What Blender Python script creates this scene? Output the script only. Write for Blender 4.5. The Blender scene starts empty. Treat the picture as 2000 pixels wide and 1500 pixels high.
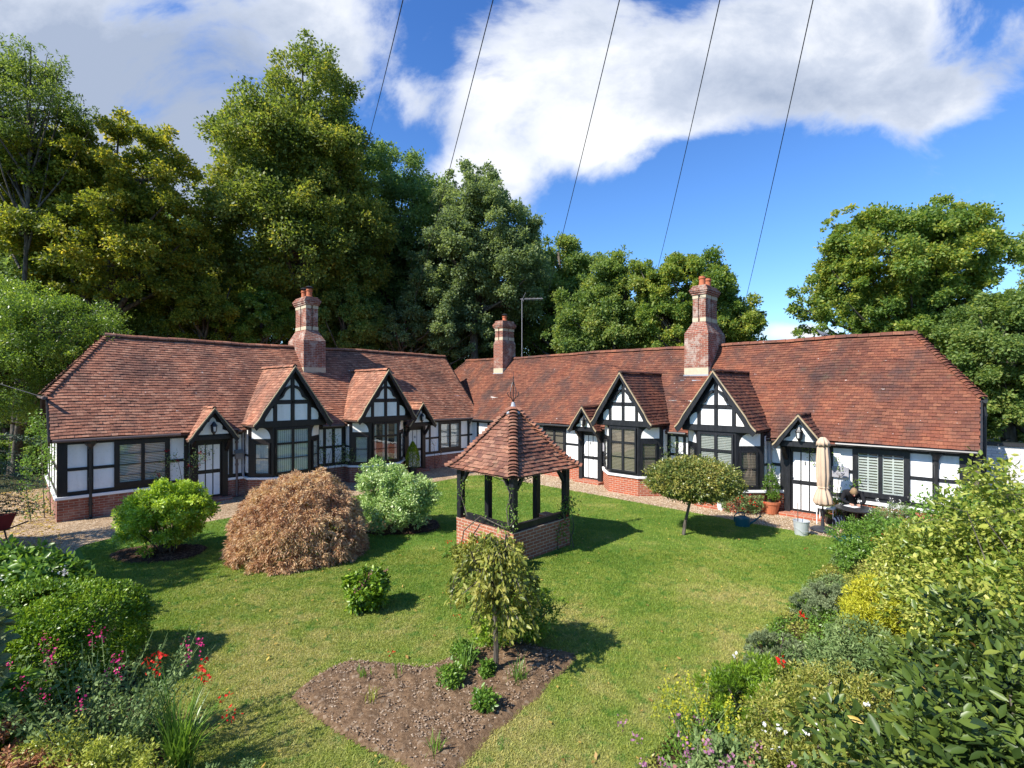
import bpy, math, random
import numpy as np
from mathutils import Vector
random.seed(7); RNG = np.random.default_rng(11)
R = math.radians; PI = math.pi
S = bpy.context.scene; COL = S.collection
F, HX, HY, CZ = 954.0, 1000.0, 760.0, 3.8      # focal length and horizon measured on the photograph, eye height in metres
def at(px, py, Y): return Vector(((px-HX)/F*Y, Y, CZ-(py-HY)/F*Y))
def ground_at(px, py):
    Y = CZ*F/(py-HY); return Vector(((px-HX)/F*Y, Y, 0))
RX, RY = np.array([.698, .716]), np.array([-.716, .698])   # courtyard axes: away to the right wing, away to the left wing
def W(dr, dl, z=0.0): p = RX*dr+RY*dl; return Vector((p[0], p[1], z))

# ---------------------------------------------------------------- materials
MATS = {}
def newmat(name):
    m = bpy.data.materials.new(name); m.use_nodes = True; nt = m.node_tree; nt.nodes.clear()
    out = nt.nodes.new('ShaderNodeOutputMaterial'); MATS[name] = m
    return m, nt, out
def N(nt, typ, **kw):
    n = nt.nodes.new(typ)
    for k, v in kw.items():
        if k.startswith('i_'):
            key = k[2:]; key = int(key) if key.isdigit() else key.replace('_', ' ')
            n.inputs[key].default_value = v
        else: setattr(n, k, v)
    return n
def L(nt, a, b): nt.links.new(a, b)
def ramp(nt, fac, stops, interp='LINEAR'):
    r = nt.nodes.new('ShaderNodeValToRGB'); r.color_ramp.interpolation = interp
    el = r.color_ramp.elements
    while len(el) > 1: el.remove(el[-1])
    for i, (p, c) in enumerate(stops):
        e = el[0] if i == 0 else el.new(p)
        e.position = p; e.color = (c[0], c[1], c[2], 1) if len(c) == 3 else c
    L(nt, fac, r.inputs[0]); return r.outputs[0]
def mixc(nt, fac, a, b, mode='MIX'):
    n = N(nt, 'ShaderNodeMix', data_type='RGBA', blend_type=mode)
    for sock, v in ((n.inputs[0], fac), (n.inputs[6], a), (n.inputs[7], b)):
        if isinstance(v, bpy.types.NodeSocket): L(nt, v, sock)
        elif isinstance(v, (int, float)): sock.default_value = v
        else: sock.default_value = (v[0], v[1], v[2], 1)
    return n.outputs[2]
def noise(nt, scale, detail=3, vec=None, rough=.55, dist=0):
    n = N(nt, 'ShaderNodeTexNoise', i_Scale=scale, i_Detail=detail, i_Roughness=rough, i_Distortion=dist)
    if vec is not None: L(nt, vec, n.inputs['Vector'])
    return n.outputs[0]
def coord(nt, which='Object'): return N(nt, 'ShaderNodeTexCoord').outputs[which]
def geo(nt): return N(nt, 'ShaderNodeNewGeometry')
def bump(nt, h, strength=.4, dist=.02):
    b = N(nt, 'ShaderNodeBump', i_Strength=strength, i_Distance=dist); L(nt, h, b.inputs['Height']); return b.outputs[0]
def principled(nt, out, col, rough=.8, nrm=None, spec=.3, metal=0):
    p = N(nt, 'ShaderNodeBsdfPrincipled', i_Roughness=rough, i_Metallic=metal)
    p.inputs['Specular IOR Level'].default_value = spec
    if isinstance(col, bpy.types.NodeSocket): L(nt, col, p.inputs['Base Color'])
    else: p.inputs['Base Color'].default_value = (*col, 1)
    if nrm is not None: L(nt, nrm, p.inputs['Normal'])
    if out is not None: L(nt, p.outputs[0], out.inputs[0])
    return p
def simple(name, c, rough=.6, var=.15, scale=6, spec=.3, metal=0, bmp=0):
    m, nt, out = newmat(name); v = noise(nt, scale, 4, coord(nt))
    col = mixc(nt, v, [x*(1-var) for x in c], [min(1, x*(1+var)) for x in c])
    principled(nt, out, col, rough, bump(nt, noise(nt, scale*8, 3, coord(nt)), bmp, .01) if bmp else None, spec, metal); return m
def leafmat(name, cols, trans=.3, rough=.5, spec=.35, patch=.5, tcol=None):
    """cols: dark, mid, light, accent"""
    m, nt, out = newmat(name); g = geo(nt)
    rnd = g.outputs['Random Per Island']; pn = noise(nt, patch, 2, g.outputs['Position'])
    s = N(nt, 'ShaderNodeMath', operation='MULTIPLY_ADD', i_1=.62); L(nt, rnd, s.inputs[0])
    q = N(nt, 'ShaderNodeMath', operation='MULTIPLY_ADD', i_1=1.2, i_2=-.41); L(nt, pn, q.inputs[0]); L(nt, q.outputs[0], s.inputs[2])
    n = len(cols)
    col = ramp(nt, s.outputs[0], [(i/(n-1)*.9+.05, c) for i, c in enumerate(cols)])
    p = principled(nt, None, col, rough, None, spec)
    t = N(nt, 'ShaderNodeBsdfTranslucent')
    tc = mixc(nt, 1.0, col, tcol or (1.45, 1.42, .8), 'MULTIPLY'); L(nt, tc, t.inputs[0])
    mx = N(nt, 'ShaderNodeMixShader', i_0=trans); L(nt, p.outputs[0], mx.inputs[1]); L(nt, t.outputs[0], mx.inputs[2]); L(nt, mx.outputs[0], out.inputs[0])
    return m

def tilemat(name, cols, stain=.5, lich=.5, lichc=(.62, .55, .5)):
    m, nt, out = newmat(name); g = geo(nt); pos = g.outputs['Position']
    rnd = g.outputs['Random Per Island']
    base = ramp(nt, rnd, [(0, cols[0]), (.25, cols[1]), (.6, cols[2]), (1, cols[3])])
    fine = noise(nt, 30, 4, pos); base = mixc(nt, .5, base, ramp(nt, fine, [(.3, (.35, .3, .3)), (.7, (1.4, 1.4, 1.4))]), 'MULTIPLY')
    mp = N(nt, 'ShaderNodeMapping'); mp.inputs['Scale'].default_value = (1, 1, .35); L(nt, pos, mp.inputs[0])
    big = noise(nt, 1.1, 4, mp.outputs[0], .6)
    st = ramp(nt, big, [(.47, (0, 0, 0)), (.68, (stain, stain, stain))])
    base = mixc(nt, st, base, (.045, .032, .03))
    base = mixc(nt, 1.0, base, ramp(nt, noise(nt, .75, 5, pos, .65), [(.3, (.62, .66, .72)), (.5, (1, 1, 1)), (.68, (1.22, 1.1, 1.0))]), 'MULTIPLY')
    mo = ramp(nt, noise(nt, 3.5, 5, pos, .7), [(.58, (0, 0, 0)), (.7, (.45,)*3)]); base = mixc(nt, mo, base, (.10, .085, .05))
    lic = noise(nt, 8, 4, pos, .55); lm = ramp(nt, lic, [(.70, (0, 0, 0)), (.735, (lich, lich, lich))])
    base = mixc(nt, lm, base, lichc)
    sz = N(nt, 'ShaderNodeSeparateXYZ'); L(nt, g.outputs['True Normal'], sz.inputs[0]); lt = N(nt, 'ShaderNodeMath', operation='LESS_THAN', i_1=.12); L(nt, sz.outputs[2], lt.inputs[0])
    base = mixc(nt, lt.outputs[0], base, (.035, .022, .018))  # butt ends near-black: dirt and the shade line under each course, in the colour
    principled(nt, out, base, .75, bump(nt, fine, .5, .01), .35); return m

M = {}
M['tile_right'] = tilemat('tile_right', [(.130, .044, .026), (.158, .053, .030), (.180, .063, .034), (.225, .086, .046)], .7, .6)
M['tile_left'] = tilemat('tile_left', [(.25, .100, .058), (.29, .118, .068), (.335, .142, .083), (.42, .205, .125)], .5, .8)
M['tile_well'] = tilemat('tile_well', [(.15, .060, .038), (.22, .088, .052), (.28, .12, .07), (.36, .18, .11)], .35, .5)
m, nt, out = newmat('plaster'); pos = geo(nt).outputs['Position']; mp = N(nt, 'ShaderNodeMapping'); mp.inputs['Scale'].default_value = (3, 3, .5); L(nt, pos, mp.inputs[0])
c = mixc(nt, 1., ramp(nt, noise(nt, 1.2, 4, mp.outputs[0]), [(.3, (.74, .73, .70)), (.6, (.84, .83, .81))]), ramp(nt, noise(nt, 14, 5, pos, .7), [(.25, (.86, .85, .82)), (.45, (1, 1, 1))]), 'MULTIPLY')
principled(nt, out, c, .85, bump(nt, noise(nt, 9, 5, pos, .65), .35, .02), .2); M['plaster'] = m
def timber(name, c1, c2):
    m, nt, out = newmat(name); mp = N(nt, 'ShaderNodeMapping'); mp.inputs['Scale'].default_value = (1, 1, .2); L(nt, coord(nt), mp.inputs[0])
    v = noise(nt, 18, 5, mp.outputs[0]); principled(nt, out, ramp(nt, v, [(.3, c1), (.75, c2)]), .45, bump(nt, v, .5, .01), .4)
    return m
M['timber_left'] = timber('timber_left', (.007, .005, .005), (.022, .014, .013))
M['timber_right'] = timber('timber_right', (.006, .0065, .008), (.02, .021, .025))
M['verge'] = simple('verge', (.36, .28, .17), .8, .35, 9)
M['lead'] = simple('lead', (.3, .32, .35), .55, .2, 5)
M['black_metal'] = simple('black_metal', (.02, .02, .022), .4, .3, 6, .5)
M['grey_pipe'] = simple('grey_pipe', (.32, .31, .33), .5, .15, 4)
M['brown_pipe'] = simple('brown_pipe', (.14, .10, .09), .5, .15, 4)
def brick(name, c1, c2, mort, sx=1.0, grime=.3, whiten=0):
    m, nt, out = newmat(name); uv = coord(nt, 'UV')
    b = N(nt, 'ShaderNodeTexBrick', i_Scale=1.0, i_Mortar_Size=.008, i_Mortar_Smooth=.15, i_Bias=0.0, i_Brick_Width=.225, i_Row_Height=.075)
    b.inputs['Color1'].default_value = (*c1, 1); b.inputs['Color2'].default_value = (*c2, 1); b.inputs['Mortar'].default_value = (*mort, 1)
    L(nt, uv, b.inputs['Vector'])
    pos = geo(nt).outputs['Position']; v = noise(nt, 5, 5, pos, .65)
    c = mixc(nt, ramp(nt, v, [(.35, (0, 0, 0)), (.7, (grime,)*3)]), b.outputs['Color'], (.1, .075, .06))
    c = mixc(nt, ramp(nt, noise(nt, 2.2, 4, pos, .7), [(.5, (0, 0, 0)), (.68, (whiten,)*3)]), c, (.5, .43, .36))
    f = noise(nt, 60, 2, pos); c = mixc(nt, .35, c, ramp(nt, f, [(.3, (.5, .5, .5)), (.7, (1.4, 1.4, 1.4))]), 'MULTIPLY')
    inv = N(nt, 'ShaderNodeMath', operation='SUBTRACT', i_0=1.0); L(nt, b.outputs['Fac'], inv.inputs[1])
    principled(nt, out, c, .85, bump(nt, inv.outputs[0], .6, .01), .2); return m
M['brick_bright'] = brick('brick_bright', (.42, .11, .05), (.33, .085, .045), (.45, .36, .28), grime=.15)
M['brick_red'] = brick('brick_red', (.33, .10, .06), (.22, .065, .045), (.36, .28, .22), grime=.3, whiten=.3)
M['brick_stack'] = brick('brick_stack', (.30, .085, .05), (.17, .055, .04), (.4, .32, .25), grime=.35, whiten=.75)
M['stone'] = simple('stone', (.48, .40, .28), .85, .25, 7, bmp=.3)
M['white_sill'] = simple('white_sill', (.78, .77, .76), .6, .06, 3)
M['terracotta'] = simple('terracotta', (.42, .13, .06), .7, .15, 9)
M['curtain'] = simple('curtain', (.55, .54, .5), .8, .1, 5)
M['interior'] = simple('interior', (.05, .045, .04), .9, .3, 2)
M['blind_tan'] = simple('blind_tan', (.30, .24, .19), .7, .15, 3)
M['blind_white'] = simple('blind_white', (.72, .72, .7), .6, .05, 3)
def glassmat():
    m, nt, out = newmat('window_glass')
    t = N(nt, 'ShaderNodeBsdfTransparent'); t.inputs[0].default_value = (.8, .84, .82, 1)
    g = N(nt, 'ShaderNodeBsdfGlossy', i_Roughness=.02); g.inputs[0].default_value = (.9, .93, .92, 1)
    wob = bump(nt, noise(nt, 2.2, 2, coord(nt)), .12, .02); L(nt, wob, g.inputs['Normal'])
    fr = N(nt, 'ShaderNodeLayerWeight', i_Blend=.5); pw = N(nt, 'ShaderNodeMath', operation='POWER', i_1=3.0); L(nt, fr.outputs['Facing'], pw.inputs[0]); ma = N(nt, 'ShaderNodeMath', operation='MULTIPLY_ADD', i_1=.8, i_2=.14); L(nt, pw.outputs[0], ma.inputs[0]); mx = N(nt, 'ShaderNodeMixShader')
    L(nt, ma.outputs[0], mx.inputs[0]); L(nt, t.outputs[0], mx.inputs[1]); L(nt, g.outputs[0], mx.inputs[2]); L(nt, mx.outputs[0], out.inputs[0]); return m
M['glass'] = glassmat()
def groundmats():
    # lawn: soil-straw underlay with green and straw patches
    def patches(nt, pos, greens, straws):
        a = noise(nt, .35, 4, pos, .6); b = noise(nt, 2.3, 4, pos, .6)
        s = N(nt, 'ShaderNodeMath', operation='MULTIPLY_ADD', i_1=.45); L(nt, b, s.inputs[0]); L(nt, a, s.inputs[2])
        # drier towards the front of the lawn, a real wear pattern in the grass itself
        sep = N(nt, 'ShaderNodeSeparateXYZ'); L(nt, pos, sep.inputs[0])
        y = N(nt, 'ShaderNodeMapRange', i_1=5.5, i_2=12.0, i_3=.10, i_4=-.12); L(nt, sep.outputs[1], y.inputs[0])
        s2 = N(nt, 'ShaderNodeMath', operation='ADD'); L(nt, s.outputs[0], s2.inputs[0]); L(nt, y.outputs[0], s2.inputs[1])
        return ramp(nt, s2.outputs[0], [(.55, greens[0]), (.66, greens[1]), (.77, straws[0]), (.9, straws[1])])
    m, nt, out = newmat('lawn'); pos = geo(nt).outputs['Position']
    c = patches(nt, pos, [(.09, .17, .022), (.13, .20, .03)], [(.19, .22, .05), (.28, .25, .09)])
    f = noise(nt, 45, 4, pos, .7); c = mixc(nt, .6, c, ramp(nt, f, [(.3, (.4, .4, .4)), (.7, (1.5, 1.5, 1.5))]), 'MULTIPLY')
    principled(nt, out, c, .9, bump(nt, f, .8, .03), .15); M['lawn'] = m
    m, nt, out = newmat('grass_blade'); g = geo(nt); pos = g.outputs['Position']
    c = patches(nt, pos, [(.165, .25, .035), (.235, .30, .05)], [(.30, .335, .075), (.41, .38, .13)])
    c = mixc(nt, .7, c, ramp(nt, g.outputs['Random Per Island'], [(0, (.55, .6, .5)), (.8, (1.25, 1.2, 1.1)), (.96, (1.3, 1.2, 1.0)), (1, (2.0, 1.5, 1.5))]), 'MULTIPLY')
    c = mixc(nt, ramp(nt, noise(nt, 5.5, 4, pos, .6), [(.56, (0, 0, 0)), (.62, (.75,)*3)]), c, (.075, .20, .025))
    p = principled(nt, None, c, .55, None, .3); t = N(nt, 'ShaderNodeBsdfTranslucent'); L(nt, mixc(nt, 1., c, (1.4, 1.5, .8), 'MULTIPLY'), t.inputs[0])
    mx = N(nt, 'ShaderNodeMixShader', i_0=.3); L(nt, p.outputs[0], mx.inputs[1]); L(nt, t.outputs[0], mx.inputs[2]); L(nt, mx.outputs[0], out.inputs[0]); M['grass'] = m
    m, nt, out = newmat('gravel'); pos = geo(nt).outputs['Position']
    v = N(nt, 'ShaderNodeTexVoronoi', i_Scale=38.0); L(nt, pos, v.inputs['Vector'])
    sep = N(nt, 'ShaderNodeSeparateColor'); L(nt, v.outputs['Color'], sep.inputs[0])
    c = ramp(nt, sep.outputs[0], [(0, (.14, .085, .045)), (.3, (.31, .21, .12)), (.65, (.45, .33, .21)), (1, (.60, .49, .36))])
    big = noise(nt, 1.3, 4, pos); c = mixc(nt, 1., c, ramp(nt, big, [(.3, (.72, .68, .62)), (.7, (1.12, 1.1, 1.08))]), 'MULTIPLY')
    principled(nt, out, c, .9, bump(nt, v.outputs['Distance'], .9, .02), .2); M['gravel'] = m
    for nm, cs in (('soil', [(.075, .043, .023), (.18, .112, .064), (.28, .19, .115)]), ('mulch', [(.02, .011, .008), (.06, .033, .02), (.13, .08, .05)]), ('woodland', [(.02, .02, .01), (.05, .05, .02), (.08, .08, .03)])):
        m, nt, out = newmat(nm); pos = geo(nt).outputs['Position']; v = noise(nt, 22, 6, pos, .75)
        c = ramp(nt, v, [(.3, cs[0]), (.5, cs[1]), (.72, cs[2])])
        if nm == 'soil':
            vv = N(nt, 'ShaderNodeTexVoronoi', i_Scale=22.0); L(nt, pos, vv.inputs['Vector']); s = N(nt, 'ShaderNodeSeparateColor'); L(nt, vv.outputs['Color'], s.inputs[0])
            c = mixc(nt, ramp(nt, s.outputs[0], [(.93, (0, 0, 0)), (.95, (.7,)*3)]), c, (.3, .22, .15))
        principled(nt, out, c, .95, bump(nt, v, 1., .03), .1); M[nm] = m
groundmats()

# ---------------------------------------------------------------- mesh building
class MB:
    def __init__(s): s.v = []; s.f = []
    def face(s, pts):
        i = len(s.v); s.v += [tuple(p) for p in pts]; s.f.append(tuple(range(i, i+len(pts))))
    def box(s, x0, x1, y0, y1, z0, z1):
        i = len(s.v)
        s.v += [(x, y, z) for z in (z0, z1) for (x, y) in ((x0, y0), (x1, y0), (x1, y1), (x0, y1))]
        s.f += [tuple(i+k for k in q) for q in ((0, 3, 2, 1), (4, 5, 6, 7), (0, 1, 5, 4), (1, 2, 6, 5), (2, 3, 7, 6), (3, 0, 4, 7))]; return s
    def prism(s, a, b):
        """two matching rings of points"""
        n = len(a); i = len(s.v); s.v += [tuple(p) for p in a]+[tuple(p) for p in b]
        s.f.append(tuple(i+k for k in range(n))[::-1]); s.f.append(tuple(i+n+k for k in range(n)))
        for k in range(n): s.f.append((i+k, i+(k+1) % n, i+n+(k+1) % n, i+n+k))
        return s
    def plan(s, poly, z0, z1): return s.prism([(x, y, z0) for x, y in poly], [(x, y, z1) for x, y in poly])
    def xz(s, poly, y0, y1): return s.prism([(x, y1, z) for x, z in poly], [(x, y0, z) for x, z in poly])
    def yz(s, poly, x0, x1): return s.prism([(x0, y, z) for y, z in poly], [(x1, y, z) for y, z in poly])
    def bar(s, p, q, w, h, up=(0, 0, 1)):
        p, q = Vector(p), Vector(q); d = (q-p).normalized(); a = d.cross(Vector(up))
        if a.length < 1e-4: a = d.cross(Vector((0, 1, 0)))
        a.normalize(); b = a.cross(d); c = [a*w/2*i+b*h/2*j for i, j in ((-1, -1), (1, -1), (1, 1), (-1, 1))]
        return s.prism([p+k for k in c], [q+k for k in c])
    def tube(s, pts, rs, n=8, cap=True):
        pts = [Vector(p) for p in pts]
        if not hasattr(rs, '__len__'): rs = [rs]*len(pts)
        base = len(s.v); a = None
        for k, p in enumerate(pts):
            d = (pts[min(k+1, len(pts)-1)]-pts[max(k-1, 0)]).normalized()
            if a is None: a = d.orthogonal().normalized()
            else: a = (a-d*a.dot(d)).normalized()
            b = d.cross(a)
            for j in range(n):
                t = 2*PI*j/n; s.v.append(tuple(p+(a*math.cos(t)+b*math.sin(t))*rs[k]))
        for k in range(len(pts)-1):
            for j in range(n):
                o = base+k*n; s.f.append((o+j, o+(j+1) % n, o+n+(j+1) % n, o+n+j))
        if cap: s.f.append(tuple(base+j for j in range(n))[::-1]); s.f.append(tuple(base+(len(pts)-1)*n+j for j in range(n)))
        return s
    def lathe(s, prof, c=(0, 0, 0), n=20, sx=1, sy=1, fun=None):
        base = len(s.v)
        for r, z in prof:
            for j in range(n):
                t = 2*PI*j/n; k = fun(t, z) if fun else 1
                s.v.append((c[0]+r*k*sx*math.cos(t), c[1]+r*k*sy*math.sin(t), c[2]+z))
        for k in range(len(prof)-1):
            for j in range(n):
                o = base+k*n; s.f.append((o+j, o+(j+1) % n, o+n+(j+1) % n, o+n+j))
        s.f.append(tuple(base+j for j in range(n))[::-1]); s.f.append(tuple(base+(len(prof)-1)*n+j for j in range(n))); return s
    def build(s, name, mat, parent=None, loc=(0, 0, 0), rz=0, smooth=False):
        me = bpy.data.meshes.new(name); me.from_pydata([tuple(v) for v in s.v], [], s.f); me.materials.append(M[mat] if isinstance(mat, str) else mat)
        me.update()
        uv = me.uv_layers.new(name='UVMap'); nl = len(me.loops); co = np.empty(len(me.vertices)*3); me.vertices.foreach_get('co', co); co = co.reshape(-1, 3)
        vi = np.empty(nl, int); me.loops.foreach_get('vertex_index', vi)
        nrm = np.empty(len(me.polygons)*3); me.polygons.foreach_get('normal', nrm); nrm = nrm.reshape(-1, 3)
        lt = np.empty(len(me.polygons), int); me.polygons.foreach_get('loop_total', lt); pn = np.repeat(nrm, lt, axis=0); p = co[vi]
        tx = np.stack([-pn[:, 1], pn[:, 0]], 1); ln = np.linalg.norm(tx, axis=1); flat = ln < .3; ln[ln < 1e-6] = 1; tx /= ln[:, None]
        u = tx[:, 0]*p[:, 0]+tx[:, 1]*p[:, 1]; v = p[:, 2].copy(); u[flat] = p[flat, 0]; v[flat] = p[flat, 1]
        uv.data.foreach_set('uv', np.stack([u, v], 1).ravel())
        if smooth: me.polygons.foreach_set('use_smooth', [True]*len(me.polygons))
        o = bpy.data.objects.new(name, me); COL.objects.link(o); o.location = loc; o.rotation_euler = (0, 0, rz)
        if parent is not None: o.parent = parent
        return o
def quick(name, V, FA, mat, parent=None, smooth=False):
    """V (n,3) array, FA (m,k) array of equal-sized faces"""
    me = bpy.data.meshes.new(name); k = FA.shape[1]; me.vertices.add(len(V)); me.loops.add(FA.size); me.polygons.add(len(FA))
    me.vertices.foreach_set('co', V.astype(np.float32).ravel()); me.loops.foreach_set('vertex_index', FA.astype(np.int32).ravel())
    me.polygons.foreach_set('loop_start', np.arange(0, FA.size, k, dtype=np.int32)); me.polygons.foreach_set('loop_total', np.full(len(FA), k, np.int32))
    if smooth: me.polygons.foreach_set('use_smooth', np.ones(len(FA), bool))
    me.update(calc_edges=True); me.materials.append(M[mat] if isinstance(mat, str) else mat)
    o = bpy.data.objects.new(name, me); COL.objects.link(o)
    if parent is not None: o.parent = parent
    return o
def tag(o, label, cat, group=None):
    o['label'] = label; o['category'] = cat
    if group: o['group'] = group
    return o
def thing(name, label, cat, loc=(0, 0, 0), rz=0, group=None):
    o = bpy.data.objects.new(name, None); COL.objects.link(o); o.location = loc; o.rotation_euler = (0, 0, rz); o.empty_display_size = .2
    return tag(o, label, cat, group)
def kind(o, k): o['kind'] = k; return o
def vnoise(x, y, seed=0, scale=1.0):
    """value noise, numpy"""
    g = np.random.default_rng(seed).random((64, 64)); x = np.asarray(x)*scale+17.3; y = np.asarray(y)*scale+5.1
    xi = np.floor(x).astype(int); yi = np.floor(y).astype(int); fx = x-xi; fy = y-yi; fx = fx*fx*(3-2*fx); fy = fy*fy*(3-2*fy)
    a = g[xi % 64, yi % 64]; b = g[(xi+1) % 64, yi % 64]; c = g[xi % 64, (yi+1) % 64]; d = g[(xi+1) % 64, (yi+1) % 64]
    return (a*(1-fx)+b*fx)*(1-fy)+(c*(1-fx)+d*fx)*fy
# ---------------------------------------------------------------- tiles
def tile_slope(mb, prof, xl, xr, mapf, e=.118, tw=.165, th=.028, jit=1.0):
    """courses of plain tiles. prof: polyline (out, z) from eave to top; xl(s), xr(s): limits; mapf(x, out, z) -> point"""
    seg = [math.dist(prof[i], prof[i+1]) for i in range(len(prof)-1)]; Lt = sum(seg)
    def P(s):
        s = max(0, min(s, Lt)); i = 0
        while i < len(seg)-1 and s > seg[i]: s -= seg[i]; i += 1
        a, b = prof[i], prof[i+1]; t = s/seg[i]; d = ((b[0]-a[0])/seg[i], (b[1]-a[1])/seg[i])
        return (a[0]+(b[0]-a[0])*t, a[1]+(b[1]-a[1])*t), (-d[1], d[0])
    rows = int(Lt/e)
    for r in range(rows+1):
        s0 = r*e
        if s0 > Lt-.03: break
        s1 = min(Lt, s0+e*1.45); x0, x1 = xl(s0), xr(s0)
        if x1-x0 < .02: continue
        off = (tw/2 if r % 2 else 0); k0 = math.floor((x0-off)/tw); k = k0
        while k*tw+off < x1:
            a, b = max(x0, k*tw+off+.002), min(x1, (k+1)*tw+off-.002); k += 1
            if b-a < .02: continue
            (o0, z0), n0 = P(s0+random.uniform(-.006, .006)*jit); (o1, z1), n1 = P(s1); li = th*1.15+random.uniform(-.004, .008)*jit; lt = th*.15
            t0 = random.uniform(-.004, .004)*jit
            def q(x, o, z, n, l): return mapf(x, o+n[0]*l, z+n[1]*l)
            A = q(a, o0, z0, n0, li+t0); B = q(b, o0, z0, n0, li-t0); C = q(b, o1, z1, n1, lt+.004); D = q(a, o1, z1, n1, lt+.004)
            A2 = q(a, o0, z0, n0, li+t0-th); B2 = q(b, o0, z0, n0, li-t0-th)
            i = len(mb.v); mb.v += [A, B, C, D, A2, B2]
            mb.f += [(i, i+1, i+2, i+3), (i+4, i+5, i+1, i), (i+4, i, i+3), (i+1, i+5, i+2)]
def sag(x): return .020*math.sin(x*.62+1.0)+.010*math.sin(x*1.9)+.005*math.sin(x*5.3)
def ridge_tiles(mb, p, q, r=.11, ln=.3, n=7, sg=False):
    p, q = Vector(p), Vector(q); d = q-p; cnt = max(1, int(d.length/ln)); d.normalize(); side = d.cross(Vector((0, 0, 1))).normalized(); up = side.cross(d)
    for k in range(cnt):
        a = p+(q-p)*(k/cnt); b = p+(q-p)*((k+.97)/cnt)
        if sg: a.z += sag(a.x); b.z += sag(b.x)
        dz = random.uniform(-.008, .008); rr = r*random.uniform(.96, 1.04)
        ring = lambda c: [c+side*math.cos(t)*rr+up*(math.sin(t)*rr*.9+dz) for t in [PI*j/(n-1) for j in range(n)]]
        ra, rb = ring(a), ring(b); i = len(mb.v); mb.v += [tuple(x) for x in ra+rb]
        for j in range(n-1): mb.f.append((i+j, i+j+1, i+n+j+1, i+n+j))
        mb.f.append(tuple(i+j for j in range(n))); mb.f.append(tuple(i+n+j for j in range(n))[::-1])
def bonnets(mb, p, q, out, r=.13, ln=.13, n=7, lift=.05):
    """bonnet hip tiles from the foot p to the top q, each lifted at its lower end"""
    p, q, out = Vector(p), Vector(q), Vector(out); cnt = int((q-p).length/ln); d = (q-p).normalized()
    side = d.cross(out).normalized(); up = side.cross(d)
    if up.z < 0: up = -up
    for k in range(cnt):
        a = p+(q-p)*(k/cnt); b = a+d*ln*1.5; rr = r*random.uniform(.93, 1.07); lf = lift+random.uniform(-.006, .01); th = .018
        def ring(c, rad, l): return [tuple(c+side*math.cos(t)*rad+up*(math.sin(t)*rad*.62-rad*.3+l)) for t in [PI*j/(n-1) for j in range(n)]]
        ra, rb, rc = ring(a, rr, lf), ring(b, rr*.72, 0), ring(a, rr-th, lf-th); i = len(mb.v); mb.v += ra+rb+rc
        for j in range(n-1): mb.f += [(i+j, i+j+1, i+n+j+1, i+n+j), (i+j+1, i+j, i+2*n+j, i+2*n+j+1)]

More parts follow.
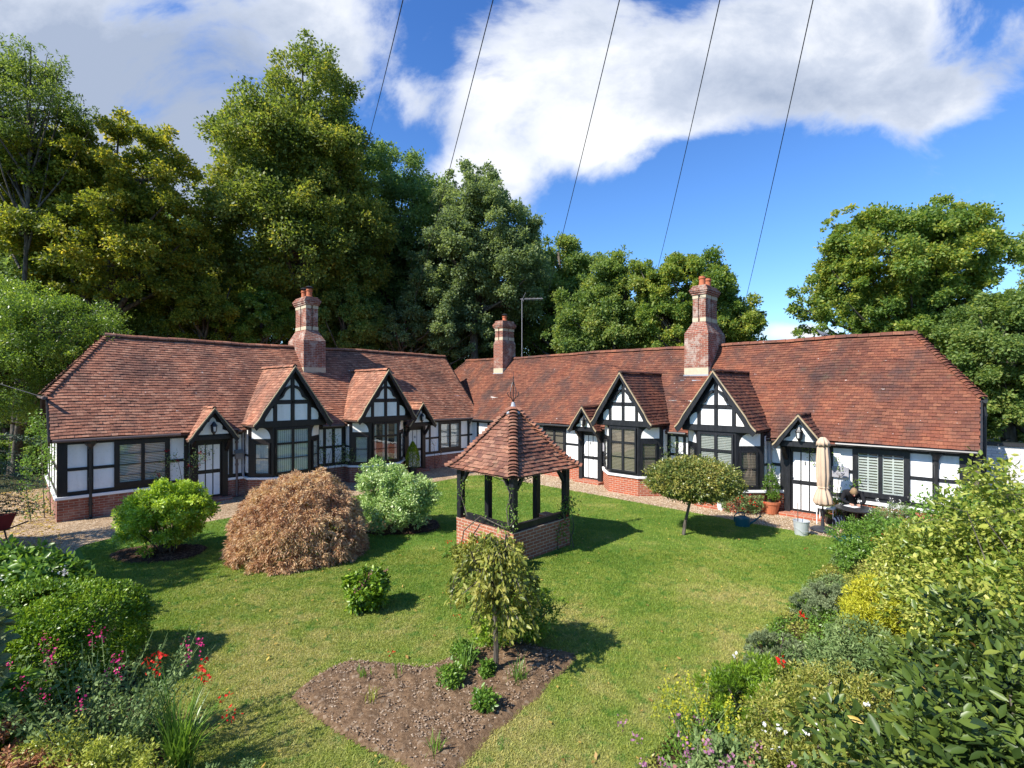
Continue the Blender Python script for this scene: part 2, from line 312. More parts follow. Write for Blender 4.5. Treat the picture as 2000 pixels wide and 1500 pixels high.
# ---------------------------------------------------------------- windows, doors
def fpt(P, Q, u, d, z):
    """point on a facet running from P to Q (plan), u metres along, d metres outward (to the right of P->Q)"""
    dx, dy = Q[0]-P[0], Q[1]-P[1]; l = math.hypot(dx, dy); dx /= l; dy /= l
    return (P[0]+dx*u+dy*d, P[1]+dy*u-dx*d, z)
def fbox(mb, P, Q, u0, u1, z0, z1, d0, d1):
    a = [fpt(P, Q, u, d, z0) for u, d in ((u0, d1), (u1, d1), (u1, d0), (u0, d0))]
    mb.prism(a, [(x, y, z1) for x, y, z in a])
def window(P, Q, u0, u1, z0, z1, parent, tm, cols, rows, inner, d=0.0, surround=.07, label=None):
    """frame (a part) with pane and blind as sub-parts. cols: mullion fractions; rows: list of heights (absolute z) of the bars"""
    f = MB(); s = surround
    fbox(f, P, Q, u0, u1, z0, z0+s, d+.003, d+.075); fbox(f, P, Q, u0, u1, z1-s, z1, d+.003, d+.06)
    fbox(f, P, Q, u0, u0+s, z0+s, z1-s, d+.003, d+.06); fbox(f, P, Q, u1-s, u1, z0+s, z1-s, d+.003, d+.06)
    for c in cols:
        x = u0+(u1-u0)*c; fbox(f, P, Q, x-.045, x+.045, z0+s, z1-s, d+.003, d+.062)
    for z, w in rows:
        fbox(f, P, Q, u0+s, u1-s, z-w/2, z+w/2, d+.02, d+.056)
    fr = f.build('window', tm, parent)
    if label: fr['label'] = label
    b = MB(); fbox(b, P, Q, u0+s*.5, u1-s*.5, z0+s*.5, z1-s*.5, d+.002, d+.008); b.build('interior', 'interior', fr)
    edges = [u0+s*.6]+[u0+(u1-u0)*c for c in cols]+[u1-s*.6]
    if inner in ('slat_white', 'slat_tan', 'slat_grey', 'shutter'):
        m = MB()
        for a, c in zip(edges[:-1], edges[1:]):
            z = z0+s; st = .05 if inner != 'shutter' else .075
            while z < z1-s:
                w = .034 if inner != 'shutter' else .042
                fbox(m, P, Q, a+.01, c-.01, z, z+w, d+.010+random.uniform(0, .002), d+.016); z += st
            if inner == 'shutter':
                for x in (a+.05, (a+c)/2, c-.05): fbox(m, P, Q, x-.018, x+.018, z0+s, z1-s, d+.0105, d+.02)
        m.build('blind', {'slat_white': 'blind_white', 'slat_tan': 'blind_tan', 'slat_grey': 'curtain', 'shutter': 'blind_white'}[inner], fr)
    elif inner == 'curtains':
        m = MB()
        for a, c in zip(edges[:-1], edges[1:]):
            for (p, q) in ((a, a+(c-a)*.24), (c-(c-a)*.24, c)):
                n = 5
                for i in range(n):
                    x = p+(q-p)*i/n; fbox(m, P, Q, x, x+(q-p)/n*.8, z0+s, z1-s, d+.0105, d+.013+.006*(i % 2))
        m.build('curtain', 'curtain', fr)
    elif inner == 'net':
        m = MB(); n = 16; a, c = edges[0], edges[-1]
        for i in range(n):
            x = a+(c-a)*i/n; fbox(m, P, Q, x, x+(c-a)/n*.82, z0+s, z1-s, d+.0105, d+.013+.008*((i*7) % 3)/3)
        m.build('curtain', 'blind_white', fr)
    g = MB(); g.face([fpt(P, Q, u, d+.038, z) for u, z in ((u0+s*.9, z0+s*.9), (u1-s*.9, z0+s*.9), (u1-s*.9, z1-s*.9), (u0+s*.9, z1-s*.9))]); g.build('glass_pane', 'glass', fr)
    return fr
def door(x0, x1, z0, z1, parent, tm):
    """ledged door: white boards between black rails, in a wall whose face is y = 0"""
    f = MB(); f.box(x0, x1, -.05, -.003, z0, z1); dr = f.build('door', tm, parent)
    w = x1-x0; b = MB(); zm = z0+(z1-z0)*.47
    for i in range(3):
        a = x0+.045+(w-.09)*i/3+.018; c = x0+.045+(w-.09)*(i+1)/3-.018
        b.box(a, c, -.058, -.048, z0+.07, zm-.055); b.box(a, c, -.058, -.048, zm+.075, z1-.06)
    b.build('white_panel', 'plaster', dr)
    MB().box((x0+x1)/2-.012, (x0+x1)/2+.012, -.085, -.059, zm+.55, zm+.66).build('door_knocker', 'black_metal', dr); MB().tube([(x0+.05, -.05, zm+.16), (x0+.05, -.11, zm+.16)], [.012, .028], 8).build('door_knob', 'black_metal', dr)
    MB().box((x0+x1)/2-.11, (x0+x1)/2+.11, -.062, -.051, zm-.01, zm+.035).build('letter_plate', 'black_metal', dr)
    return dr
def gable_profile(hw, zt, za, flare=.22):
    """from the foot of the slope to the apex: (distance from centre, z), slightly bell-cast"""
    pts = []
    for i in range(7):
        t = i/6*flare; d = hw*(1-t); base = zt+(za-zt)*t; lift = -.10*(1-(t/flare))**0*math.sin(PI*t/flare)*.55
        pts.append((d, base+lift*(za-zt)/2))
    pts.append((0, za)); return pts
# ---------------------------------------------------------------- the two cottage ranges
def zprof(prof, s):
    for a, b in zip(prof[:-1], prof[1:]):
        l = math.dist(a, b)
        if s <= l: return a[1]+(b[1]-a[1])*s/l
        s -= l
    return prof[-1][1]
def gable_roof(name, parent, xc, hw, zt, za, yf, yback, tmat, tm, barge_in, flare=.22, ridge_r=.09):
    """gabled roof running back into the main slope: tiles, ridge, verge and bargeboard"""
    gp = gable_profile(hw, zt, za, flare); prof = [(-d, z) for d, z in gp]
    t = MB(); root = None
    for sg in (1, -1):
        tile_slope(t, prof, lambda s: yf-.06, lambda s: yback(zprof(prof, s))+.03, lambda x, o, z: (xc+sg*o, x, z), tw=.165)
        for a, b in zip(gp[:-1], gp[1:]):      # boarding under the tiles
            A = [(xc+sg*-a[0], yf-.04, a[1]-.01), (xc+sg*-b[0], yf-.04, b[1]-.01), (xc+sg*-b[0], yback(b[1]), b[1]-.01), (xc+sg*-a[0], yback(a[1]), a[1]-.01)]
            t.prism(A, [(x, y, z-.05) for x, y, z in A])
    ridge_tiles(t, (xc, yf-.07, za+.015), (xc, yback(za)+.1, za+.015), r=ridge_r)
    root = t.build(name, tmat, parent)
    for sg in (1, -1):
        v = MB(); bb = MB()
        for a, b in zip(gp[:-1], gp[1:]):
            v.xz([(xc+sg*a[0], a[1]-.02), (xc+sg*b[0], b[1]-.02), (xc+sg*b[0], b[1]+.035), (xc+sg*a[0], a[1]+.035)], yf-.115, yf-.062)
            bb.xz([(xc+sg*a[0], a[1]-.022), (xc+sg*b[0], b[1]-.022), (xc+sg*max(0, b[0]-barge_in*.55), b[1]-.022-barge_in*.8), (xc+sg*max(0, a[0]-barge_in*.55), a[1]-.022-barge_in*(.8 if a[0] > hw*.9 else .8))], yf-.10, yf-.055)
        v.build('verge', 'verge', root); bb.build('bargeboard', tm, root)
    return root
def big_gable(parent, xc, hwR, zt, za, yback, tmat, tm, proj, label):
    """overhanging gable above a bay: the studded gable face and its roof"""
    yf = -proj; k = hwR/1.39; kz = (za-zt)/2.06
    face = MB(); zb = zt-.10; hb = hwR-.16
    face.xz([(xc-hb, zb), (xc+hb, zb), (xc+hb-.02, zt+.12), (xc, za-.05), (xc-hb+.02, zt+.12)], yf, yf+.12)
    # cheeks and soffit back to the wall
    face.box(xc-hb, xc+hb, yf+.121, .05, zb, zb+.06)
    Z = lambda z: zt+(z-2.54)*kz
    # black members proud of the plaster
    for x0, x1, z0, z1 in ((-hb/k, hb/k, 2.45, 2.655), (-.06, .06, 2.657, 4.3), (-.66, -.545, 2.657, 3.27), (.545, .66, 2.657, 3.27), (-.70, .70, 3.272, 3.395)):
        face.box(xc+x0*k, xc+x1*k, yf-.045, yf-.002, Z(z0), Z(z1))
    g = face.build('gable_wall', tm, parent); g['label'] = label
    P = lambda pts, sg: [(xc+sg*x*k, Z(z)) for x, z in pts][::sg]
    for sg in (1, -1):
        for pts in ([(.075, 2.67), (.53, 2.67), (.53, 3.255), (.075, 3.255)],
                    [(.675, 2.67), (.93, 2.67), (.95, 2.78), (.93, 2.92), (.86, 3.03), (.76, 3.1), (.675, 3.12)],
                    [(.075, 3.41), (.52, 3.41), (.42, 3.47), (.33, 3.52), (.30, 3.6), (.26, 3.7), (.19, 3.78), (.075, 3.84)],
                    [(.075, 3.95), (.24, 3.86), (.22, 3.95), (.075, 4.16)]):
            MB().xz(P(pts, sg), yf-.016, yf-.003).build('plaster_panel', 'plaster', g)
    for sg in (1, -1):
        br = MB()   # cusped braces in front of the upper panels
        pts = [(.56, 3.42), (.47, 3.47), (.37, 3.54), (.345, 3.62), (.30, 3.72), (.22, 3.81), (.10, 3.90)]
        for a, b in zip(pts[:-1], pts[1:]):
            br.bar((xc+sg*a[0]*k, yf-.075, Z(a[1])), (xc+sg*b[0]*k, yf-.075, Z(b[1])), .075, .05, (0, 1, 0))
        br.build('cusped_brace', tm, g)
    gable_roof('gable_tiles', parent, xc, hwR, zt, za, yf-.18, yback, tmat, tm, .17)
def bay(parent, xc, hw, s, proj, zb, tm, brk, inner, side_inner, label):
    """splayed bay window on a brick plinth"""
    A, B, C, D, E, G = (xc-hw-s, 0), (xc-hw-s, -(proj-s)), (xc-hw, -proj), (xc+hw, -proj), (xc+hw+s, -(proj-s)), (xc+hw+s, 0)
    def grow(g): return [(A[0]-g, .02), (B[0]-g, B[1]-g*.4), (C[0]-g*.4, C[1]-g), (D[0]+g*.4, D[1]-g), (E[0]+g, E[1]-g*.4), (G[0]+g, .02)]
    b = MB(); b.plan(grow(0), .70, zb); bw = b.build('bay_window', tm, parent); bw['label'] = label
    MB().plan(grow(.03), -.02, .63).build('brick_plinth', brk, bw)
    MB().plan(grow(.085), .631, .70).build('sill', 'white_sill', bw)
    wf = 2*hw
    fw = window(C, D, .06, wf-.06, .80, zb-.04, bw, tm, [.5], [(1.86, .07), (1.34, .022)], inner, surround=.06); 
    ls = s*math.sqrt(2)
    for P, Q, u0, u1 in ((B, C, .2, ls-.1), (D, E, .1, ls-.2)):
        window(P, Q, u0, u1, .80, 1.90, bw, tm, [], [(1.36, .02)], side_inner, surround=.05)
    def quad(P, Q, u0, u1, flip):   # plaster panel with a quadrant cut out by the bracket
        z0, z1 = 2.05, zb-.02; n = 7; w = u1-u0; pts = []
        arc = [(u0+w*(1-.45*math.sin(t)), z0+(z1-z0)*(1-math.cos(t))) for t in [PI/2*i/n for i in range(n+1)]]
        arc = [(u0+w*(.55+.45*math.cos(t)), z0+(z1-z0)*math.sin(t)) for t in [PI/2*i/n for i in range(n+1)]]
        pts = [(u0, z0)]+arc+[(u0, z1)]
        if flip: pts = [(u0+u1-u, z) for u, z in pts]
        a = [fpt(P, Q, u, .014, z) for u, z in pts]; c = [fpt(P, Q, u, .002, z) for u, z in pts]; MB().prism(a, c).build('plaster_panel', 'plaster', bw)
    quad(B, C, .1, ls-.1, False); quad(D, E, .1, ls-.1, True)
    ys = proj-s
    for P, Q in ((A, B), (E, G)):
        for z0, z1 in ((1.5, zb-.1), (.85, 1.42)): p = MB(); fbox(p, P, Q, .1, ys-.08, z0, z1, .002, .014); p.build('plaster_panel', 'plaster', bw)
def porch(parent, xc, hw, zt, za, yback, tmat, tm, label=None):
    yf = -.5; f = MB(); hb = hw-.1
    f.xz([(xc-hb, zt-.02), (xc+hb, zt-.02), (xc+hb-.03, zt+.1), (xc, za-.08), (xc-hb+.03, zt+.1)], yf+.02, yf+.09)
    f.box(xc-hb, xc+hb, yf-.03, yf+.018, zt-.03, zt+.09)
    for sg in (1, -1):
        f.bar((xc+sg*(hb-.12), -.01, zt-.55), (xc+sg*(hb-.12), yf+.03, zt-.04), .08, .1, (1, 0, 0))
        f.box(xc+sg*(hb-.12)-.06, xc+sg*(hb-.12)+.06, yf+.1, -.02, zt-.02, zt+.08)
    pr = f.build('porch', tm, parent)
    if label: pr['label'] = label
    p = MB(); h = za-zt
    pts = [(0, .13*h+.02), (.46, .13*h+.02), (.40, .24*h), (.27, .30*h), (.27, .42*h), (.2, .52*h), (.1, .56*h), (.06, .66*h), (0, .72*h)]
    p.xz([(xc+x*hw/.7, zt+z) for x, z in pts]+[(xc-x*hw/.7, zt+z) for x, z in pts[::-1][1:-1]][0:], yf+.004, yf+.018); p.build('plaster_panel', 'plaster', pr)
    l = MB(); z0 = zt+.16*h; l.lathe([(.03, 0), (.05, .04), (.085, .09), (.095, .27), (.11, .28), (.07, .34), (.02, .42)], (xc, yf-.12, z0), 6); l.bar((xc, yf, z0+.36), (xc, yf-.12, z0+.36), .02, .02)
    l.build('lantern', 'black_metal', pr)
    g = MB(); g.lathe([(.03, 0), (.045, .15)], (xc, yf-.215, z0+.1), 6); g.build('lantern_glass', 'curtain', pr)
    gable_roof('porch_tiles', parent, xc, hw, zt, za, yf-.14, yback, tmat, tm, .12, .25, .07)
def chimney(parent, x0, x1, y0, y1, zb, zs, zt, zc, zp, npot, cowl, brk, label):
    xc, w = (x0+x1)/2, x1-x0; c = MB(); c.box(x0, x1, y0, y1, zb+.32, zs)
    sw, sy0, sy1 = w*.27, y0+.28*(y1-y0)/1.65, y1-.28*(y1-y0)/1.65; zh = zs+(zt-zs)*.33 if npot > 1 else zs+.18
    if npot == 1: sw, sy0, sy1 = w*.41, y0+.06, y1-.06
    lo = [(x0, y0), (x1, y0), (x1, y1), (x0, y1)]; hi = [(xc-sw, sy0), (xc+sw, sy0), (xc+sw, sy1), (xc-sw, sy1)]
    c.prism([(x, y, zs) for x, y in lo], [(x, y, zh) for x, y in hi])
    g = .05; ym = (sy0+sy1)/2   # shaft: four piers round a core, so that a groove runs up each face
    c.box(xc-sw+.05, xc+sw-.05, sy0+.05, sy1-.05, zh, zc-.25)
    for a, b in ((xc-sw, xc-g), (xc+g, xc+sw)):
        for p, q in ((sy0, ym-g), (ym+g, sy1)): c.box(a, b, p, q, zh+.16, zt-.02)
    for i, (z0, z1, e) in enumerate(((zt+.13, zt+.2, .05), (zt+.2, zt+.27, .085), (zt+.27, zt+.33, .11), (zt+.33, zt+.38, .085), (zt+.38, zt+.43, .05), (zt+.43, zc, .01))):
        c.box(xc-sw-e, xc+sw+e, sy0-e, sy1+e, z0, z1)
    ch = c.build('chimney', brk, parent); ch['label'] = label
    MB().box(x0-.004, x1+.004, y0-.004, y0+.3, zb+.06, zb+.318).build('stone_base', 'stone', ch); e = .012
    for a, b in ((xc-sw, xc-g), (xc+g, xc+sw)):
        for p, q in ((sy0, ym-g), (ym+g, sy1)):
            MB().box(a-e, b+e, p-e, q+e, zh+.002, zh+.158).build('stone_band', 'stone', ch); MB().box(a-e, b+e, p-e, q+e, zt-.018, zt+.128).build('stone_band', 'stone', ch)
    l = MB(); l.box(x0-.02, x1+.02, y0-.03, y0+.1, zb-.08, zb+.058); l.bar((xc, y0-.06, zb-.06), (xc, y0-.2, zb-.19), w+.14, .02); l.build('flashing', 'lead', ch)
    for i in range(npot):
        py = ym if npot == 1 else (sy0+.28 if i == 0 else sy1-.28)
        pt = MB(); h = zp-zc; pt.lathe([(.15, -.03), (.15, .05), (.12, .07), (.115, h*.7), (.14, h*.74), (.145, h*.82), (.12, h*.86), (.125, h), (.1, h)], (xc, py, zc), 14)
        pt.build('chimney_pot', 'terracotta', ch, smooth=False)
        if cowl:
            k = MB(); k.lathe([(.06, h-.03), (.06, h+.04), (.19, h+.05), (.12, h+.1), (.02, h+.13)], (xc, py, zc), 12); k.build('cowl', 'black_metal', ch)
def downpipe(parent, x, y, z0, z1, mat, hopper=True, r=.04):
    m = MB(); m.tube([(x, y-.1, z1+.1), (x, y, z1-.05), (x, y, z0+.08), (x, y-.08, z0)], r, 10)
    for z in (z0+.35, (z0+z1)/2, z1-.3): m.tube([(x, y, z), (x, y, z+.07)], r*1.4, 10)
    if hopper:
        m.lathe([(.05, 0), (.07, .06), (.14, .16), (.15, .24), (.13, .25)], (x, y-.04, z1-.16), 8)
    m.build('downpipe', mat, parent)

def house(name, label, origin, rz, length, ze, zr, zv, hipL, hipR, tm, tmat, brk, spec):
    h = thing(name, label, 'cottages', origin, rz); y0, yr = -.25, 2.8; Wd = 5.6; m = (zr-ze)/(yr-y0)
    yv = y0+(zv-ze)/m; yback = lambda z: y0+(z-ze)/m
    b = MB(); top = ze+.2
    b.yz([(0, 0), (Wd, 0), (Wd, top), (2*yr-yback(zv-.12), zv-.12), (yback(zv-.12), zv-.12), (0, top)], 0, length)
    if hipR == 0: b.yz([(0, top), (Wd, top), (yr, zr-.1)], length-.1, length-.002)
    b.build('wall', 'plaster', h)
    # plinth and white sill, broken at doors and bays
    cuts = sorted(spec['cuts']); x = -.03
    for a, c in cuts+[(length+.03, None)]:
        pl, sl = MB(), MB(); pl.box(x, a, -.03, .1, -.02, .62); sl.box(x-(.04 if x < 0 else 0), a+(.04 if c is None else 0), -.085, .1, .621, .70)
        if a-x > .1: pl.build('brick_plinth', brk, h); sl.build('sill', 'white_sill', h)
        if c is None: break
        x = c
    for xe, sg in ((0, -1), (length, 1)):
        MB().box(*sorted((xe+sg*.03, xe-sg*.1)), .101, Wd, -.02, .62).build('brick_plinth', brk, h); MB().box(*sorted((xe+sg*.085, xe-sg*.1)), .101, Wd, .621, .70).build('sill', 'white_sill', h)
    t = MB()
    x = 0
    for a, c in cuts+[(length, None)]:
        t.box(x, a, -.022, .01, .70, .82); 
        if c is None: break
        x = c
    t.box(0, length, -.03, .01, ze-.17, ze+.06)
    for a, w in spec['posts']: t.box(a-w/2, a+w/2, -.024, .01, .82, ze-.17)
    for a, c in spec['rails']: t.box(a, c, -.021, .01, 1.42, 1.51)
    for xe, sg in ((0, -1), (length, 1)):   # end walls
        for yy, w in ((.1, .2), (1.5, .14), (2.8, .14), (4.1, .14), (5.5, .2)): t.box(*sorted((xe, xe+sg*.022)), yy-w/2, yy+w/2, .70, 2.5 if yy in (.1, 5.5) else zv-.15)
        for z in (.76, 1.5, 2.3, 3.0): t.box(*sorted((xe, xe+sg*.02)), max(0.2, yback(z)+.15), min(5.4, 2*yr-yback(z)-.15), z-.05, z+.06)
    t.build('timber_frame', tm, h)
    # main roof
    xL, xR = -.18, length+(.18 if hipR else .12); prof = [(y0, ze), (yr, zr)]; Ls = math.dist(*prof); sv = Ls*(zv-ze)/(zr-ze)
    fl = lambda s: xL if s < sv or not hipL else xL+hipL*(s-sv)/(Ls-sv)
    fr_ = lambda s: xR if s < sv or not hipR else xR-hipR*(s-sv)/(Ls-sv)
    r = MB(); tile_slope(r, prof, fl, fr_, lambda x, o, z: (x, o, z+sag(x))); tile_slope(r, prof, fl, fr_, lambda x, o, z: (x, 2*yr-o, z+sag(x)), e=.23, tw=.33)
    for sg in (1, -1):
        Y = (lambda y: y) if sg == 1 else (lambda y: 2*yr-y)
        P = [(xL, Y(y0), ze), (xR, Y(y0), ze), (xR, Y(yv), zv), (xR-hipR, Y(yr), zr), (xL+hipL, Y(yr), zr), (xL, Y(yv), zv)]
        P = [p for i, p in enumerate(P) if not (hipR == 0 and i == 2) and not (hipL == 0 and i == 5)]
        r.prism([(x, y, z-.045) for x, y, z in P], [(x, y, z-.09) for x, y, z in P])
    ridge_tiles(r, (xL+hipL-.05, yr, zr-.005), (xR-hipR+.05, yr, zr-.005), r=.12, sg=True)
    for hx, sg, xe in ((hipL, 1, xL), (hipR, -1, xR)):
        if not hx: continue
        hl = math.hypot(hx, zr-zv); hp = [(0, zv), (hx, zr)]
        tile_slope(r, hp, lambda s: yv+(yr-yv)*s/hl, lambda s: 2*yr-yv-(yr-yv)*s/hl, lambda x, o, z: (xe+sg*o, x, z))
        A = [(xe, yv, zv-.012), (xe, 2*yr-yv, zv-.012), (xe+sg*hx, yr, zr-.012)]; r.prism(A, [(x, y, z-.06) for x, y, z in A])
        for Y in (yv, 2*yr-yv): bonnets(r, (xe-sg*.03, Y, zv+.0), (xe+sg*hx, yr, zr), (-sg*1, -1 if Y < yr else 1, 1), r=.11, ln=.125)
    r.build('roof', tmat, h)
    for xe, hx in ((xL, hipL), (xR, hipR)):
        top_ = (yv, zv) if hx else (yr, zr); s = -1 if xe == xL else 1
        for sg in (1, -1):
            Y = (lambda y: y) if sg == 1 else (lambda y: 2*yr-y)
            MB().bar((xe+s*.02, Y(y0), ze-.10), (xe+s*.02, Y(top_[0]), top_[1]-.10), .045, .2).build('bargeboard', tm, h)
    gm = 'black_metal' if tm == 'timber_right' else 'brown_pipe'; x = xL+.05
    for a, c in sorted(spec['gaps'])+[(xR-.02, None)]:
        if a > x+.1: MB().tube([(x, y0-.05, ze-.03), (a, y0-.05, ze-.03)], .045, 8).build('gutter', gm, h)
        if c is None: break
        x = c
    for xe, hx, s in ((xL, hipL, -1), (xR, hipR, 1)):
        if hx: MB().tube([(xe+s*.09, yv-.45, zv-.06), (xe+s*.09, 2*yr-yv+.3, zv-.06)], .045, 8).build('gutter', gm, h)
    Wl = ((0, 0), (length, 0))
    for (a, c, inner, lab) in spec['windows']: window(*Wl, a, c, .82, ze-.14, h, tm, [.5], [(1.15, .018), (1.48, .018), (1.80, .018)] if inner != 'shutter' else [], inner, surround=.13, label=lab)
    for (xc, lab) in spec['doors']:
        w = .37; t2 = MB()
        for sg in (1, -1): t2.box(*sorted((xc+sg*.385, xc+sg*.56)), -.12, .01, .0, 2.1)
        t2.box(xc-.384, xc+.384, -.1, .01, 1.97, 2.1); t2.build('door_frame', tm, h)
        d = door(xc-.382, xc+.382, .12, 1.965, h, tm); d['label'] = lab
        st = MB(); st.box(xc-.62, xc+.62, -.42, -.035, -.02, .09); st.box(xc-.384, xc+.384, -.12, .0, .0, .118); st.build('doorstep', brk, h)
    for (xc, hw, zt, za, lab) in spec['porches']: porch(h, xc, hw, zt, za, yback, tmat, tm, lab)
    for (xc, hw, s, hwR, zt, za, inner, side, lab, lab2) in spec['bays']:
        bay(h, xc, hw, s, 1.05, zt-.1, tm, brk, inner, side, lab); big_gable(h, xc, hwR, zt, za, yback, tmat, tm, 1.05, lab2)
    for c in spec['chimneys']: chimney(h, *c)
    return h

ro = RX*0; oL = -(-RY)*0
def frame_origin(nD, D, ax, t): p = np.array(nD)*D+np.array(ax)*t; return (p[0], p[1], 0)
LO = frame_origin((-.716, .698), 19.05, (.698, .716), .94); RO = frame_origin((.698, .716), 16.6, (-.716, .698), 24.0)
LRZ, RRZ = math.atan2(.716, .698), math.atan2(-.698, .716)
def LW(x, y, z=0): return Vector((LO[0]+.698*x-.716*y, LO[1]+.716*x+.698*y, z))      # left range: x along the wall, y into the house
def RW(x, y, z=0): return Vector((RO[0]+.716*x+.698*y, RO[1]-.698*x+.716*y, z))
HL = house('cottage_range', 'long timber-framed cottage range with pinkish tile roof, shaded walls and red climbing rose', LO, LRZ, 15.9, 2.36, 5.62, 3.6, 1.55, 0, 'timber_left', 'tile_left', 'brick_red', dict(
    cuts=[(3.2, 4.34), (4.91, 7.41), (8.71, 11.21), (11.54, 12.66)],
    gaps=[(2.9, 4.6), (4.72, 7.62), (8.5, 12.95)],
    posts=[(.1, .2), (.70, .14), (3.12, .14), (4.45, .12), (4.85, .12), (7.46, .1), (7.83, .12), (8.2, .12), (8.62, .14), (11.27, .12), (12.98, .1), (15.4, .14), (15.82, .16)],
    rails=[(.2, 1.25), (2.66, 3.1), (4.42, 4.85), (7.45, 8.65), (12.75, 13.49), (14.87, 15.82)],
    windows=[(1.25, 2.66, 'slat_white', 'two-light window with white venetian blind'), (13.49, 14.87, 'slat_white', 'two-light window near the inner corner')],
    doors=[(3.77, 'black and white door beside climbing red rose'), (12.1, 'black and white door beside small potted conifer')],
    porches=[(3.77, .74, 2.14, 3.15, None), (12.1, .74, 2.14, 3.15, None)],
    bays=[(6.16, .66, .6, 1.39, 2.55, 4.6, 'net', 'net', 'bay window behind the bronze maple', 'gable above the bay behind the maple'), (9.96, .66, .6, 1.39, 2.55, 4.58, 'curtains', 'slat_white', 'bay window with white side blinds beside the potted conifer', 'gable next to the door with potted conifer')],
    chimneys=[(7.73, 8.69, 1.75, 3.4, 4.42, 5.9, 7.33, 7.82, 8.2, 2, True, 'brick_stack', 'twin-pot brick chimney with cowls')]))
HR = house('cottage_range', 'long timber-framed cottage range with orange-red tile roof, sunlit white walls, closed parasol by its door', RO, RRZ, 23.68, 2.28, 5.49, 3.55, 1.45, 1.45, 'timber_right', 'tile_right', 'brick_bright', dict(
    cuts=[(11.81, 12.93), (13.335, 15.705), (16.665, 19.035), (19.53, 20.65)],
    gaps=[(11.6, 15.85), (16.5, 20.9)],
    posts=[(5.4, .14), (6.2, .14), (7.0, .14), (7.9, .14), (8.8, .14), (11.75, .1), (13.0, .1), (13.28, .1), (15.76, .1), (16.05, .1), (16.33, .1), (16.6, .1), (19.1, .1), (19.46, .12), (20.74, .1), (23.03, .13), (23.58, .2)],
    rails=[(5.4, 9.8), (11.06, 11.75), (12.9, 13.3), (15.75, 16.6), (19.05, 19.5), (20.7, 21.26), (22.52, 23.6)],
    windows=[(9.8, 11.06, 'slat_tan', 'two-light window with brown blinds'), (21.26, 22.52, 'shutter', 'two-light window with white plantation shutters')],
    doors=[(12.37, 'black and white door under the small far porch'), (20.09, 'black and white door behind the closed parasol')],
    porches=[(12.4, .69, 2.14, 3.07, None), (20.07, .69, 2.14, 3.03, None)],
    bays=[(14.5, .6, .6, 1.26, 2.55, 4.38, 'slat_tan', 'slat_tan', 'bay window with brown blinds on a bright brick plinth', 'gable above the brown-blind bay'), (17.85, .6, .6, 1.26, 2.55, 4.35, 'slat_grey', 'slat_tan', 'bay window with grey blinds behind the standard holly', 'gable above the bay behind the standard holly')],
    chimneys=[(15.53, 16.46, 1.7, 3.35, 4.30, 5.95, 7.33, 7.82, 8.2, 2, False, 'brick_stack', 'weathered twin-pot brick chimney without cowls'), (4.45, 5.16, 2.0, 3.0, 4.62, 6.3, 7.0, 7.55, 7.85, 1, True, 'brick_stack', 'small single-pot chimney beside the aerial')]))
# rain pipes
downpipe(HL, .70, -.07, .02, 2.2, 'black_metal'); downpipe(HL, 4.62, -.07, .02, 2.2, 'brown_pipe', False); downpipe(HL, 4.83, -.06, .7, 2.3, 'grey_pipe', False); downpipe(HL, 15.38, -.07, .02, 2.2, 'black_metal')
downpipe(HR, 19.12, -.10, .75, 2.2, 'grey_pipe', False, .055); downpipe(HR, 23.05, -.07, .02, 2.15, 'black_metal'); downpipe(HR, 23.80, .1, .02, 2.3, 'brown_pipe', False, .06); downpipe(HR, 23.93, .9, .02, 3.4, 'black_metal', False, .045)
downpipe(HR, 16.62, -.08, .7, 2.2, 'black_metal', False)
MB().box(15.92, 16.6, .0, .1, .0, 2.25).build('boarded_panel', 'brown_pipe', HL)
# lean-to against the left gable and low white wall beyond the right end
wl = MB(); wl.box(0, 2.6, 0, .25, 0, 2.25); ow = thing('garden_wall', 'white painted brick wall with dark coping past the sunny range', 'wall', RW(23.95, 2.3), RRZ)
MATS_W = brick('white_brick', (.72, .70, .68), (.62, .6, .58), (.5, .49, .48), grime=.25); M['white_brick'] = MATS_W
wl.build('wall', 'white_brick', ow); MB().box(-.02, 2.66, -.06, .31, 2.252, 2.34).build('coping', 'black_metal', ow)
rw = thing('garden_wall', 'short red brick wall end beside the white wall, half hidden by shrubs', 'wall', RW(26.7, 1.9), RRZ); wl = MB(); wl.box(0, 3.5, 0, .23, 0, 1.75); wl.build('wall', 'brick_red', rw); MB().box(-.03, 3.53, -.03, .26, 1.752, 1.83).build('coping', 'stone', rw)
# ---------------------------------------------------------------- sky, sun, camera
SUN_EL, SUN_TO = 43.0, math.atan2(-.533, -.847)      # the sun stands behind the camera's left shoulder
sd = Vector((math.cos(SUN_TO)*math.cos(R(SUN_EL)), math.sin(SUN_TO)*math.cos(R(SUN_EL)), math.sin(R(SUN_EL))))
CLOUD = 4.0
w = bpy.data.worlds.new('World'); S.world = w; w.use_nodes = True; nt = w.node_tree; nt.nodes.clear()
wo = nt.nodes.new('ShaderNodeOutputWorld'); bg = nt.nodes.new('ShaderNodeBackground'); L(nt, bg.outputs[0], wo.inputs[0]); bg.inputs[1].default_value = .15
sk = N(nt, 'ShaderNodeTexSky', sky_type='NISHITA', sun_disc=False, sun_elevation=R(SUN_EL), sun_rotation=math.atan2(sd.x, sd.y), altitude=100, air_density=1.0, dust_density=.4, ozone_density=2.5)
tc = N(nt, 'ShaderNodeTexCoord'); dr = tc.outputs['Generated']
sp = N(nt, 'ShaderNodeSeparateXYZ'); L(nt, dr, sp.inputs[0])
skc = mixc(nt, 1.0, sk.outputs[0], ramp(nt, sp.outputs[2], [(0, (.54, .65, .74)), (.25, (.40, .60, .82)), (.6, (.28, .49, .78))]), 'MULTIPLY')
